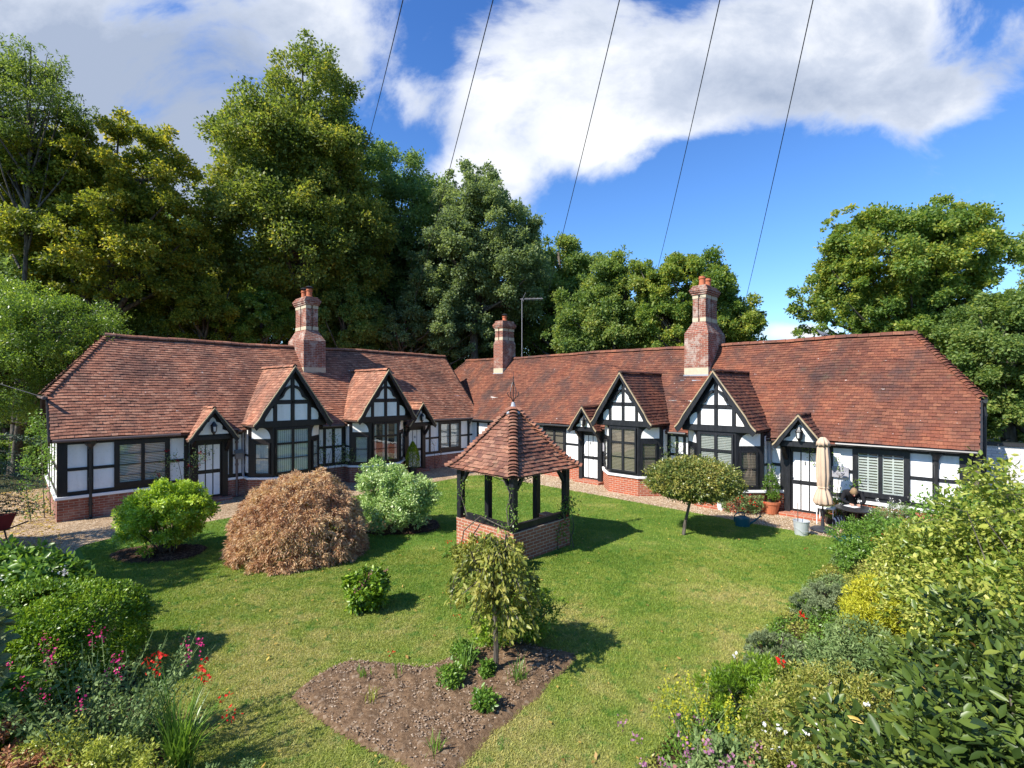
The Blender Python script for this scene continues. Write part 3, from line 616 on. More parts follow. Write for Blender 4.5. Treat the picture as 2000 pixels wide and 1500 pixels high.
def mth(op, a, b=None, c=None, clamp=False):
    n = N(nt, 'ShaderNodeMath', operation=op); n.use_clamp = clamp
    for i, v in enumerate((a, b, c)):
        if v is None: continue
        if isinstance(v, bpy.types.NodeSocket): L(nt, v, n.inputs[i])
        else: n.inputs[i].default_value = v
    return n.outputs[0]
gx, gz = mth('DIVIDE', sp.outputs[0], mth('MAXIMUM', sp.outputs[1], .05)), mth('DIVIDE', sp.outputs[2], mth('MAXIMUM', sp.outputs[1], .05))
cb = N(nt, 'ShaderNodeCombineXYZ'); L(nt, gx, cb.inputs[0]); L(nt, mth('MULTIPLY', gz, 1.35), cb.inputs[1])
n1 = noise(nt, 2.6, 10, cb.outputs[0], .6, .35); n2 = noise(nt, 7.0, 8, cb.outputs[0], .62, .2)
def lobe(px, py, rx, ry, amp):
    a = mth('DIVIDE', mth('SUBTRACT', gx, (px-HX)/F), rx/F); b = mth('DIVIDE', mth('SUBTRACT', gz, (HY-py)/F), ry/F)
    r2 = mth('ADD', mth('MULTIPLY', a, a), mth('MULTIPLY', b, b)); return mth('MULTIPLY', mth('EXPONENT', mth('MULTIPLY', r2, -1.0)), amp)
def lobes(ls):
    tot = None
    for q in ls:
        l = lobe(*q); tot = l if tot is None else mth('ADD', tot, l)
    return tot
# cloud banks by compass direction and height, broken up by noise
tot = lobes(((80, 120, 420, 330, 1.3), (640, 60, 130, 170, .8), (790, 190, 55, 75, .5), (430, 330, 170, 140, .7), (870, 345, 110, 60, .8), (985, 355, 60, 60, .6), (930, 200, 60, 90, .5), (1090, 110, 190, 130, 1.0), (1150, 290, 120, 80, .95), (1400, 130, 260, 120, 1.15), (1300, 230, 160, 60, .7), (1720, 70, 260, 120, 1.2), (1800, 200, 170, 60, .9), (960, 240, 70, 100, .3), (1560, 650, 120, 22, .9), (-700, 300, 500, 400, .6), (2600, 100, 300, 200, .7), (1000, -350, 600, 200, .6)))
den = mth('ADD', tot, mth('ADD', mth('MULTIPLY', mth('SUBTRACT', n1, .5), 3.0), mth('SUBTRACT', mth('MULTIPLY', n2, .5), .68)))
mask = N(nt, 'ShaderNodeMapRange', i_1=-.08, i_2=.58); mask.interpolation_type = 'SMOOTHSTEP'; L(nt, den, mask.inputs[0])
# shaded undersides: grey banks to the left and inside the right-hand mass, modelled by the same noise
grey = lobes(((150, 200, 460, 230, 1.5), (450, 300, 190, 170, .5), (1480, 190, 330, 70, .75), (1850, 130, 200, 80, .6), (1230, 60, 240, 80, .5), (1650, 40, 200, 60, .4)))
shade = mth('ADD', mth('MULTIPLY', grey, .85), mth('MULTIPLY', mth('SUBTRACT', n1, .42), 1.7)); shade = mth('ADD', shade, mth('MULTIPLY', mth('SUBTRACT', n2, .5), .9))
ccol = ramp(nt, shade, [(0, (1, 1, 1)), (.25, (.84, .87, .93)), (.6, (.56, .62, .74)), (1, (.36, .43, .57))])
ccol = mixc(nt, 1.0, ccol, (CLOUD, CLOUD, CLOUD), 'MULTIPLY')
behind = N(nt, 'ShaderNodeMapRange', i_1=-.1, i_2=.15); L(nt, sp.outputs[1], behind.inputs[0])
mk = mth('MULTIPLY', mask.outputs[0], behind.outputs[0])
up = N(nt, 'ShaderNodeMapRange', i_1=.0, i_2=.04); L(nt, sp.outputs[2], up.inputs[0]); mk = mth('MULTIPLY', mk, up.outputs[0])
L(nt, mixc(nt, mk, skc, ccol), bg.inputs[0])
sl = bpy.data.lights.new('sun', 'SUN'); sl.energy = 4.4; sl.angle = R(.5); sl.color = (1, .95, .86); so = bpy.data.objects.new('sun', sl); COL.objects.link(so)
so.rotation_euler = sd.to_track_quat('Z', 'Y').to_euler(); so.location = (-20, -15, 30)
cam = bpy.data.cameras.new('camera'); co = bpy.data.objects.new('camera', cam); COL.objects.link(co); S.camera = co
co.location = (0, 0, CZ); co.rotation_euler = (R(90), 0, 0); cam.sensor_width = 36; cam.lens = F/2000*36; cam.shift_y = (HY-750)/2000; cam.clip_start = .05; cam.clip_end = 3000
S.view_settings.view_transform = 'Standard'; S.view_settings.look = 'None'; S.view_settings.exposure = 1.0; S.view_settings.gamma = 1
S.cycles.max_bounces = 6; S.cycles.transparent_max_bounces = 12; S.cycles.use_denoising = True
# ---------------------------------------------------------------- ground
def sheet(name, poly, z, mat):
    m = MB(); m.face([(x, y, z) for x, y in poly]); return kind(m.build(name, mat), 'structure')
sheet('ground', [(-400, -200), (400, -200), (400, 600), (-400, 600)], -.03, 'woodland')
def WP(pts): return [tuple(W(a, b)[:2]) for a, b in pts]
sheet('gravel_path', WP([(-6, 12.5), (-6, 26), (0, 26), (17.5, 26), (24, 17), (17.5, .5), (14, .5), (1, 12.5)]), -.012, 'gravel')
def rounded(pts, r=.8, n=6):
    out = []; k = len(pts)
    for i in range(k):
        p, a, b = np.array(pts[i]), np.array(pts[i-1]), np.array(pts[(i+1) % k]); u = (a-p)/np.linalg.norm(a-p); v = (b-p)/np.linalg.norm(b-p)
        for j in range(n+1):
            t = j/n; out.append(tuple((p+u*r)*(1-t)**2+p*2*t*(1-t)+(p+v*r)*t**2))
    return out
lawn_poly = rounded([(1.0, 1.5), (14.6, 1.5), (14.6, 16.2), (1.0, 15.9)], .9)
def inpoly(x, y, poly):
    x = np.asarray(x); y = np.asarray(y); ins = np.zeros(x.shape, bool); n = len(poly)
    for i in range(n):
        (xa, ya), (xb, yb) = poly[i], poly[i-1]; c = (ya > y) != (yb > y)
        ins ^= c & (x < (xb-xa)*(y-ya)/((yb-ya) if yb != ya else 1e-9)+xa)
    return ins
lp = WP(lawn_poly)
m = MB(); m.prism([(x, y, -.02) for x, y in lp], [(x, y, .015) for x, y in lp]); kind(m.build('lawn', 'lawn'), 'structure')
sheet('border_soil', WP([(-3, -1.5), (16, -1.5), (16, .9), (15.5, 1.9), (13, 2.3), (9, 2.45), (5, 2.5), (1.3, 2.45), (1.2, 6), (1.1, 12), (.6, 14.5), (-3, 15)]), .019, 'mulch')
def bed(name, poly, h, mat, res=.035, lump=.05, seed=3):
    xs = [p[0] for p in poly]; ys = [p[1] for p in poly]; X, Y = np.meshgrid(np.arange(min(xs)-.1, max(xs)+.1, res), np.arange(min(ys)-.1, max(ys)+.1, res), indexing='ij')
    wob = (vnoise(X, Y, 5, 3)-.5)*.16; ins = inpoly(X+wob, Y-wob, poly).astype(float); s = ins.copy()
    for _ in range(4): s = (s+np.roll(s, 1, 0)+np.roll(s, -1, 0)+np.roll(s, 1, 1)+np.roll(s, -1, 1))/5
    Z = .016+np.where(s > .05, s*h+s*lump*(vnoise(X, Y, seed, 9)+.7*vnoise(X, Y, seed+1, 21)-.85), -.02)
    n0, n1 = X.shape; V = np.stack([X, Y, Z], -1).reshape(-1, 3); idx = np.arange(n0*n1).reshape(n0, n1)
    q = np.stack([idx[:-1, :-1], idx[1:, :-1], idx[1:, 1:], idx[:-1, 1:]], -1).reshape(-1, 4); keep = (s[:-1, :-1].reshape(-1) > .05); 
    return kind(quick(name, V, q[keep], mat), 'structure')
G = lambda px, py: tuple(ground_at(px, py)[:2])
bed_poly = [G(*p) for p in ((575, 1366), (625, 1322), (682, 1294), (762, 1303), (830, 1308), (880, 1294), (935, 1272), (1020, 1262), (1122, 1283), (1066, 1337), (1000, 1390), (940, 1435), (897, 1478), (850, 1520), (790, 1488), (740, 1469), (680, 1439))]
bed('dug_bed', bed_poly, .05, 'soil')
def ring(cx, cy, rx, ry, n=28, w=.06): return [(cx+rx*math.cos(t)*(1+w*math.sin(3*t+cx)), cy+ry*math.sin(t)*(1+w*math.cos(2*t))) for t in [2*PI*i/n for i in range(n)]]
c = G(313, 1082); ring1 = ring(c[0], c[1], 1.0, .62); bed('mulch_ring', ring1, .03, 'mulch')
c = G(765, 1030); ring2 = ring(c[0]+.25, c[1]+.1, 1.05, .9); bed('mulch_ring', ring2, .03, 'mulch')
ring3 = ring(-4.7, 11.1, 1.45, 1.2); well_ring = [tuple((.03+1.55*a, 11.9+1.55*b)) for a, b in ((1, 0), (0, 1), (-1, 0), (0, -1))]
holes = [bed_poly, ring1, ring2, well_ring]
def lawn_points(n, ymin, ymax, power=1.0):
    lx = [p[0] for p in lp]; x = RNG.uniform(min(lx), max(lx), n*3); y = ymin+(ymax-ymin)*RNG.random(n*3)**power
    k = inpoly(x, y, lp) & (np.abs(x) < y*1.12+.4)
    for h in holes: k &= ~inpoly(x, y, h)
    border = np.stack([x*RX[0]+y*RX[1], x*RY[0]+y*RY[1]]); k &= ~((border[1] < 2.4) & (vnoise(x, y, 8, 2) < .95)) & ~(border[0] < 1.15)
    return x[k][:n], y[k][:n]
def blades(name, x, y, hgt, wid, mat, parent=None, z0=.012, lean=.6):
    n = len(x); a = RNG.uniform(0, 2*PI, n); h = hgt*RNG.uniform(.5, 1.3, n); w = wid*RNG.uniform(.7, 1.3, n); lx, ly = RNG.normal(0, lean, n)*h, RNG.normal(0, lean, n)*h
    ca, sa = np.cos(a)*w/2, np.sin(a)*w/2; z = np.full(n, z0) if np.isscalar(z0) else z0
    V = np.stack([np.stack([x-ca, y-sa, z], 1), np.stack([x+ca, y+sa, z], 1), np.stack([x+lx, y+ly, z+h], 1)], 1).reshape(-1, 3)
    return quick(name, V, np.arange(3*n).reshape(-1, 3), mat, parent)
x1, y1 = lawn_points(420000, 4.3, 11.5, 1.35); x2, y2 = lawn_points(150000, 10.5, 22.5, 1.1)
xx, yy = np.concatenate([x1, x2]), np.concatenate([y1, y2])
kind(blades('grass', xx, yy, .018*(1+.06*yy), .0085*(1+.07*yy), 'grass'), 'stuff')
# fallen leaves and daisies on the lawn, loose stones on the dug bed, twigs and leaf litter on the gravel
M['litter'] = leafmat('litter', [(.2, .09, .03), (.4, .26, .06), (.5, .38, .08)], .1)
def scatter_flat(name, x, y, z, size, mat, st='stuff'):
    n = len(x); a = RNG.uniform(0, 2*PI, n); s = size*RNG.uniform(.5, 1.4, n); ux, uy = np.cos(a)*s, np.sin(a)*s; tz = RNG.normal(0, .3, n)*s
    c = np.stack([x, y, np.full(n, z)], 1); U = np.stack([ux, uy, tz], 1); Vv = np.stack([-uy*.55, ux*.55, -tz*.5], 1)
    V = np.stack([c-U, c-Vv, c+U, c+Vv], 1).reshape(-1, 3); return kind(quick(name, V, np.arange(4*n).reshape(-1, 4), mat), st)
x, y = lawn_points(480, 4.4, 19, 1.3); scatter_flat('fallen_leaves', x, y, .05, .028, 'litter')
x = RNG.uniform(-20, -9.5, 9000); y = RNG.uniform(11, 24, 9000); k = (-.716*x+.698*y < 30) & (inpoly(x, y, WP([(-6, 13), (-6, 26), (.9, 26), (.9, 15.9), (.9, 13)]))); scatter_flat('leaf_litter', x[k], y[k], .0, .045, 'litter')
def stones(name, x, y, z, size, mat):
    n = len(x); s = size*RNG.uniform(.4, 1.5, n)[:, None]; c = np.stack([x, y, z], 1); base = np.array([(1, 0, 0), (0, 1, 0), (-1, 0, 0), (0, -1, 0), (0, 0, .7), (0, 0, -.5)])
    V = (c[:, None, :]+base[None]*(s[:, None, :])*RNG.uniform(.6, 1.3, (n, 6, 3))).reshape(-1, 3)
    f = np.array([(0, 1, 4), (1, 2, 4), (2, 3, 4), (3, 0, 4)]); FA = (np.arange(n)[:, None, None]*6+f[None]).reshape(-1, 3); return kind(quick(name, V, FA, mat), 'stuff')
def island(name, cols, rough=.85):
    m, nt, out = newmat(name); g = geo(nt); principled(nt, out, ramp(nt, g.outputs['Random Per Island'], [(i/(len(cols)-1), c) for i, c in enumerate(cols)]), rough, None, .2); M[name] = m
island('clod', [(.08, .05, .03), (.17, .115, .072), (.25, .175, .12), (.40, .31, .22)]); island('pebble', [(.22, .14, .08), (.4, .29, .18), (.54, .42, .29), (.66, .57, .45)]); island('bark', [(.03, .016, .01), (.08, .045, .028), (.16, .1, .06)])
bx = [p[0] for p in bed_poly]; by = [p[1] for p in bed_poly]; x = RNG.uniform(min(bx), max(bx), 16000); y = RNG.uniform(min(by), max(by), 16000); k = inpoly(x, y, bed_poly); x, y = x[k], y[k]
stones('clods', x, y, .045+.03*RNG.random(len(x)), .0115, 'clod')
for nm, rg in (('bark_chips', ring1), ('bark_chips', ring2)):
    bx = [p[0] for p in rg]; by = [p[1] for p in rg]; x = RNG.uniform(min(bx), max(bx), 1800); y = RNG.uniform(min(by), max(by), 1800); k = inpoly(x, y, rg); stones(nm, x[k], y[k], np.full(k.sum(), .05), .025, 'bark')
dr_ = RNG.uniform(14.6, 16.5, 16000); dl_ = RNG.uniform(.8, 19, 16000); P = RX[None]*dr_[:, None]+RY[None]*dl_[:, None]; stones('loose_gravel', P[:, 0], P[:, 1], np.full(len(P), .0), .016, 'pebble')
# ---------------------------------------------------------------- foliage
GR = np.array([0, 0, 1.0])
def unit(v): return v/np.maximum(np.linalg.norm(v, axis=-1, keepdims=True), 1e-6)
def leafcloud(name, P, O, size, asp, mat, parent, droop=.3, flat=.5, fold=False):
    """P leaf positions, O outward directions; one small blade per leaf"""
    n = len(P); U = unit(O*.8+RNG.normal(0, .7, (n, 3))-GR*droop); Nn = unit(GR*flat+O*.45+RNG.normal(0, .45, (n, 3)))
    S_ = unit(np.cross(U, Nn)); s = (size*RNG.uniform(.6, 1.35, n))[:, None]
    if fold:
        Nn = np.cross(S_, U); m1, m2 = P+U*s*.42, P+U*s*.75
        V = np.stack([P, m1-S_*s*asp*.5+Nn*s*.05, m2-S_*s*asp*.4+Nn*s*.04, P+U*s*1.05-Nn*s*.06, m2+S_*s*asp*.4+Nn*s*.04, m1+S_*s*asp*.5+Nn*s*.05], 1).reshape(-1, 3)
        b = (np.arange(n)*6)[:, None, None]; FA = (b+np.array([[0, 1, 2, 3], [0, 3, 4, 5]])[None]).reshape(-1, 4)
    else:
        V = np.stack([P, P+U*s*.5-S_*s*asp*.5, P+U*s, P+U*s*.5+S_*s*asp*.5], 1).reshape(-1, 3); FA = np.arange(4*n).reshape(-1, 4)
    return quick(name, V, FA, mat, parent)
def sphere_dirs(n, up=0.0):
    d = unit(RNG.normal(0, 1, (n, 3))); d[:, 2] += up; return unit(d)
def puffs(blobs, per, rel=.3, up=.15):
    """clumps of leaves spread over each blob: (centre, radii)"""
    C, Rr, O = [], [], []
    for (c, r) in blobs:
        c, r = np.array(c, float), np.array(r, float); k = max(8, int(per*5*(r[0]*r[2]))); d = sphere_dirs(k, up); q = RNG.uniform(.25, 1.0, k)**.45*RNG.choice([1, 1, 1, 1.08, 1.16], k)
        C.append(c+d*r*q[:, None]); Rr.append(RNG.uniform(.4, 1.3, k)*rel*.72*min(r)); O.append(d)
    return np.concatenate(C), np.concatenate(Rr), np.concatenate(O)
def fill(C, Rr, O, n, squash=.6):
    w = Rr**2; i = RNG.choice(len(C), n, p=w/w.sum()); d = sphere_dirs(n, .25); q = RNG.uniform(.3, 1.05, n)**.5
    off = d*(Rr[i]*q)[:, None]; off[:, 2] *= squash; off = off+RNG.normal(0, 1, off.shape)*(Rr[i]*.28)[:, None]; P = C[i]+off; return P, unit(d+O[i]*.6)
def limbs(base, top, r, targets, nb=14, rise=.35):
    m = MB(); b, t = Vector(base), Vector(top); bend = Vector((random.uniform(-.3, .3), random.uniform(-.3, .3), 0))*r*4
    pts = [b+(t-b)*k/6+bend*math.sin(PI*k/6) for k in range(7)]; m.tube([pts[0]-Vector((0, 0, .1))]+pts, [r*1.35]+[r*(1-.8*k/6) for k in range(7)], 9)
    idx = RNG.choice(len(targets), min(nb, len(targets)), replace=False)
    for i in idx:
        q = Vector(targets[i]); f = random.uniform(.5, .95); s = b+(t-b)*f+bend*math.sin(PI*f)
        if q.z < s.z+.1: s = b+(t-b)*max(.2, f*.6)
        mid = s*.45+q*.55+Vector((0, 0, -(q-s).length*.08)); m.tube([s, mid, q], [r*.38, r*.2, r*.05], 6, False)
    return m
def tree(name, label, cat, base, blobs, nleaf, lsize, mat, r=.3, group=None, per=1.6, rel=.3, asp=.62, squash=.6, top=None, nb=22, droop=.25):
    if cat == 'tree' and nleaf > 8000: nleaf = int(nleaf*3.9); lsize *= .52; per *= 1.9; rel *= .78; squash = min(.9, squash*1.3)
    o = thing(name, label, cat, base, 0, group); b = np.array(base)
    bl = [(np.array(c)-b, rr) for c, rr in blobs]; C, Rr, O = puffs(bl, per, rel)
    P, Od = fill(C, Rr, O, nleaf, squash)
    t = top-b if top is not None else np.array([bl[0][0][0], bl[0][0][1], bl[0][0][2]+bl[0][1][2]*.5])
    limbs((0, 0, 0), t, r, C, nb).build('trunk', 'tree_bark', o, smooth=True)
    leafcloud('crown', P, Od, lsize, asp, mat, o, droop); return o
m_, nt, out = newmat('tree_bark'); mp = N(nt, 'ShaderNodeMapping'); mp.inputs['Scale'].default_value = (1, 1, .25); L(nt, coord(nt), mp.inputs[0]); v_ = noise(nt, 14, 5, mp.outputs[0])
principled(nt, out, ramp(nt, v_, [(.3, (.04, .032, .025)), (.7, (.17, .15, .12))]), .9, bump(nt, v_, .8, .03), .1); M['tree_bark'] = m_
M['leaf_lime'] = leafmat('leaf_lime', [(0.077, 0.122, 0.028), (0.136, 0.190, 0.040), (0.224, 0.268, 0.050), (0.384, 0.337, 0.056)], .5, patch=.35)
M['leaf_gold'] = leafmat('leaf_gold', [(0.075, 0.110, 0.022), (0.169, 0.218, 0.031), (0.318, 0.326, 0.043), (0.550, 0.434, 0.054)], .5, patch=.4)
M['leaf_ash'] = leafmat('leaf_ash', [(0.079, 0.129, 0.029), (0.157, 0.226, 0.049), (0.283, 0.339, 0.069)], .5, patch=.4)
M['leaf_dark'] = leafmat('leaf_dark', [(0.089, 0.153, 0.057), (0.173, 0.259, 0.078), (0.296, 0.381, 0.111)], .5, patch=.3)
M['leaf_greygreen'] = leafmat('leaf_greygreen', [(0.093, 0.136, 0.065), (0.174, 0.238, 0.105), (0.323, 0.386, 0.155)], .5, patch=.5)
M['leaf_mid'] = leafmat('leaf_mid', [(0.071, 0.130, 0.040), (0.143, 0.225, 0.057), (0.239, 0.318, 0.079), (0.357, 0.354, 0.085)], .5, patch=.5)
M['leaf_maple'] = leafmat('leaf_maple', [(0.072, 0.144, 0.034), (0.143, 0.236, 0.048), (0.265, 0.328, 0.060), (0.489, 0.451, 0.071)], .5, patch=.5)
M['leaf_bright'] = leafmat('leaf_bright', [(0.056, 0.110, 0.024), (0.126, 0.209, 0.034), (0.211, 0.309, 0.048), (0.352, 0.407, 0.082)], .5, .35, .5, patch=.7)
def B(px, py, rpx, rpy, Y, ry=None):
    c = at(px, py, Y); rx = rpx/F*Y; return (tuple(c), (rx, ry or rx, rpy/F*Y))
def gp(px, Y, z=0): return ((px-HX)/F*Y, Y, z)
grp = 'trees behind the cottages'
tree('lime_tree', 'tallest tree, domed yellow-green crown behind the cowled chimney', 'tree', gp(590, 31), [B(605, 185, 80, 95, 31), B(565, 330, 135, 120, 31), B(635, 340, 90, 140, 31), B(480, 300, 62, 75, 31), B(560, 480, 160, 120, 31), B(680, 470, 80, 120, 31), B(430, 430, 50, 90, 31)], 64000, .34, 'leaf_lime', .55, grp, 1.5, .30, top=np.array(at(600, 160, 31)), nb=45)
tree('beech_tree', 'broad golden-green tree with a flat-domed crown above the left end of the roof', 'tree', gp(200, 25), [B(240, 330, 120, 95, 25), B(130, 400, 130, 120, 25), B(300, 455, 80, 100, 25), B(60, 350, 90, 90, 25), B(220, 500, 170, 100, 25)], 52000, .29, 'leaf_gold', .45, grp, 1.6, .3, squash=.42, top=np.array(at(215, 290, 25)), nb=36)
tree('ash_tree', 'thin airy tree top with loose upright twigs in the upper left corner', 'tree', gp(20, 22), [B(40, 200, 100, 95, 22), B(20, 110, 45, 40, 22), B(150, 215, 45, 35, 22), B(100, 130, 30, 45, 22), B(-80, 220, 110, 130, 22)], 14000, .26, 'leaf_ash', .14, grp, 2.0, .28, .35, nb=34, top=np.array(at(60, 90, 22)))
tree('oak_tree', 'dark tree sloping down behind the tallest tree', 'tree', gp(790, 37), [B(760, 380, 75, 90, 37), B(820, 470, 90, 110, 37), B(740, 540, 80, 130, 37), B(860, 560, 90, 110, 37)], 34000, .38, 'leaf_dark', .5, grp, 1.1, .3, nb=24)
tree('whitebeam_tree', 'grey-green tree with forked top left of the aerial', 'tree', gp(930, 33), [B(925, 385, 60, 62, 33), B(960, 450, 85, 75, 33), B(900, 520, 90, 90, 33), B(990, 540, 80, 90, 33), B(860, 420, 25, 60, 33)], 36000, .33, 'leaf_greygreen', .4, grp, 1.6, .3, nb=40, top=np.array(at(930, 350, 33)))
tree('sweet_chestnut_tree', 'dark round-clumped tree right of the aerial', 'tree', gp(1110, 38), [B(1090, 520, 60, 55, 38), B(1150, 560, 60, 60, 38), B(1060, 600, 70, 80, 38), B(1185, 505, 22, 22, 38)], 18000, .36, 'leaf_mid', .4, grp, 1.2, .34)
tree('sycamore_tree', 'leafy green tree between the aerial and the chimney without cowls', 'tree', gp(1200, 30), [B(1225, 590, 75, 90, 30), B(1150, 640, 80, 70, 30), B(1222, 510, 16, 26, 30)], 26000, .28, 'leaf_mid', .35, grp, 2.2, .28)
tree('sycamore_tree', 'domed green tree directly behind the chimney without cowls', 'tree', gp(1350, 28), [B(1340, 575, 85, 75, 28), B(1400, 630, 80, 70, 28), B(1455, 650, 48, 50, 28), B(1290, 640, 60, 60, 28), B(1262, 560, 30, 50, 28)], 36000, .25, 'leaf_maple', .35, grp, 2.4, .27)
tree('maple_tree', 'spreading yellow-tinged maple against blue sky right of the chimneys', 'tree', gp(1790, 22), [B(1750, 520, 130, 110, 22), B(1860, 500, 85, 90, 22), B(1660, 460, 45, 50, 22), B(1620, 580, 75, 55, 22), B(1830, 425, 65, 38, 22), B(1800, 610, 150, 60, 22), B(1585, 600, 35, 22, 22), B(1650, 640, 85, 45, 22), B(1770, 655, 130, 55, 22), B(1700, 680, 120, 40, 22), B(1880, 640, 90, 60, 22)], 42000, .25, 'leaf_maple', .35, grp, 2.8, .26, squash=.5, nb=50, top=np.array(at(1790, 440, 22)))
tree('field_maple_tree', 'dense dark green tree beyond the right end of the sunny roof', 'tree', gp(1990, 17.5), [B(1960, 690, 110, 110, 17.5), B(1900, 760, 70, 110, 17.5), B(2080, 640, 100, 110, 17.5), B(1960, 830, 80, 70, 17.5)], 36000, .2, 'leaf_mid', .3, grp, 3.5, .28, squash=.5)
tree('pine_tree', 'narrow blue-green tree top cut by the right edge', 'tree', gp(2030, 30), [B(2035, 520, 40, 75, 30), B(2030, 440, 22, 40, 30), B(2060, 620, 60, 70, 30)], 9000, .3, 'leaf_dark', .3, grp, 3, .3)
# understorey against the back of the roofs
sg_ = 'shrubs and small trees behind the shaded range'
tree('laurel_tree', 'glossy bright green laurel beside the left gable end', 'tree', gp(30, 21.5), [B(90, 650, 110, 90, 17.8), B(20, 740, 90, 90, 17.8), B(-60, 640, 110, 110, 17.8), B(190, 680, 70, 50, 17.8)], 30000, .17, 'leaf_bright', .2, sg_, 5, .3, .42)
tree('hazel_tree', 'brownish-yellow small tree above the middle of the shaded roof', 'tree', gp(400, 27), [B(400, 610, 75, 65, 27), B(350, 600, 50, 50, 27)], 16000, .24, 'leaf_gold', .25, sg_, 3, .28)
tree('elder_tree', 'pale green small tree just left of the cowled chimney', 'tree', gp(510, 28), [B(510, 620, 60, 50, 28), B(470, 640, 50, 40, 28)], 13000, .25, 'leaf_bright', .25, sg_, 3, .28)
tree('hawthorn_tree', 'dark leafy small tree just right of the cowled chimney', 'tree', gp(690, 31), [B(680, 620, 60, 80, 31), B(720, 640, 40, 50, 31)], 16000, .28, 'leaf_mid', .25, sg_, 2.4, .28)
tree('viburnum_tree', 'grey-green spreading small tree above the inner corner of the roofs', 'tree', gp(830, 33), [B(780, 650, 70, 40, 33), B(860, 600, 70, 70, 33), B(900, 660, 80, 45, 33)], 24000, .3, 'leaf_greygreen', .25, sg_, 2.2, .3)
# the wood behind: copies of three kinds of tree
protos = []
for i, (mt, nm, lab) in enumerate((('leaf_dark', 'wood_tree', ''), ('leaf_mid', 'wood_tree', ''))):
    protos.append((mt, nm))
wood = [(-34, 33, 15, 'leaf_dark'), (-27, 38, 17, 'leaf_dark'), (-19, 41, 16, 'leaf_dark'), (-12, 44, 17, 'leaf_dark'), (-5, 43, 14, 'leaf_dark'), (2, 45, 14, 'leaf_dark'), (9, 41, 11.5, 'leaf_mid'), (15, 39, 10, 'leaf_mid'), (-26, 25, 11, 'leaf_dark'), (27, 22, 8.5, 'leaf_mid'), (30, 31, 9, 'leaf_mid'), (-22, 30, 12, 'leaf_dark')]
src = {}
for k, (x, y, h, mt) in enumerate(wood):
    lab = 'shadowed filler tree in the wood behind the cottages'
    if mt not in src:
        o = tree('wood_tree', lab, 'tree', (x, y, 0), [((x, y, h*.62), (h*.34, h*.34, h*.4)), ((x+h*.12, y, h*.4), (h*.36, h*.34, h*.3))], 26000, .4, mt, .3, 'wood behind the cottages', 1.0, .3, nb=16); o['h'] = h; src[mt] = o
    else:
        s = src[mt]; o = s.copy(); COL.objects.link(o); q = h/s['h']; o.location = (x, y, 0); o.rotation_euler = (0, 0, k*1.9); o.scale = (q, q, q)
        for ch in s.children: c2 = ch.copy(); COL.objects.link(c2); c2.parent = o
# trees outside the frame, left of the photographer: their shade lies across the lawn
for i, (x, y, h, rr) in enumerate(((-13.6, 7.0, 7.2, 1.9), (-15.9, 8.0, 6.2, 1.9))):
    tree('garden_tree', ['broad garden tree standing past the left border', 'second garden tree further along the left border', 'slender young tree in the near left border'][i], 'tree', (x, y, 0), [((x, y, h-rr), (rr, rr, rr*.9))], 5000, .2, 'leaf_mid', .14, 'trees along the left border', 4, .32)

# ---------------------------------------------------------------- shrubs and plants
def shrub(name, label, cat, c, blobs, nleaf, lsize, mat, asp=.5, per=30, rel=.22, squash=.8, droop=.1, fold=False, stems=10, group=None, sr=.012, stemmat='tree_bark', shell=None, up=.2):
    """blobs: (dx, dy, z, rx, ry, rz) about the plant's foot c"""
    o = thing(name, label, cat, c, 0, group); bl = [((b[0], b[1], b[2]), (b[3], b[4], b[5])) for b in blobs]
    nleaf = int(nleaf*2.6); lsize *= .86; per *= 2.2
    C, Rr, O = puffs(bl, per, rel*1.1, up); k = C[:, 2] > .03; C, Rr, O = C[k], Rr[k], O[k]
    P, Od = fill(C, Rr, O, nleaf, squash); k = P[:, 2] > .01; P, Od = P[k], Od[k]
    m = MB(); 
    for i in RNG.choice(len(C), min(stems, len(C)), replace=False):
        q = Vector(C[i]); s = Vector((q.x*.15, q.y*.15, -.02)); m.tube([s, s*.4+q*.6+Vector((0, 0, q.z*.1)), q], [sr, sr*.8, sr*.35], 5, False)
    if m.v: m.build('stem', stemmat, o)
    leafcloud('foliage', P, Od, lsize, asp, mat, o, droop, fold=fold); return o
M['leaf_euonymus'] = leafmat('leaf_euonymus', [(.14, .24, .015), (.27, .40, .025), (.40, .52, .045), (.54, .62, .10)], .3, .35, .45, patch=3)
M['leaf_variegated'] = leafmat('leaf_variegated', [(.12, .22, .05), (.26, .40, .11), (.42, .54, .20), (.62, .68, .36)], .25, .35, .45, patch=3)
M['leaf_bronze'] = leafmat('leaf_bronze', [(.26, .12, .065), (.44, .25, .14), (.58, .38, .22), (.68, .52, .31), (.48, .35, .15)], .3, .7, .15, patch=1.6, tcol=(1.25, 1.05, .7))
M['leaf_box'] = leafmat('leaf_box', [(.05, .11, .008), (.10, .19, .012), (.18, .29, .02), (.28, .38, .03)], .25, .4, .4, patch=3)
M['leaf_holly'] = leafmat('leaf_holly', [(0.042, 0.077, 0.017), (0.112, 0.154, 0.028), (0.238, 0.238, 0.049), (0.420, 0.350, 0.084)], .2, .35, .5, patch=3)
M['leaf_laurel'] = leafmat('leaf_laurel', [(.020, .040, .009), (.05, .085, .016), (.10, .15, .025), (.19, .22, .035)], .2, .4, .35, patch=2)
M['leaf_golden'] = leafmat('leaf_golden', [(0.132, 0.187, 0.022), (0.264, 0.308, 0.044), (0.418, 0.440, 0.077), (0.550, 0.528, 0.132)], .35, .35, .4, patch=1.2)
M['leaf_weep'] = leafmat('leaf_weep', [(.09, .12, .02), (.19, .22, .04), (.34, .34, .07), (.52, .46, .13)], .35, .4, .35, patch=3)
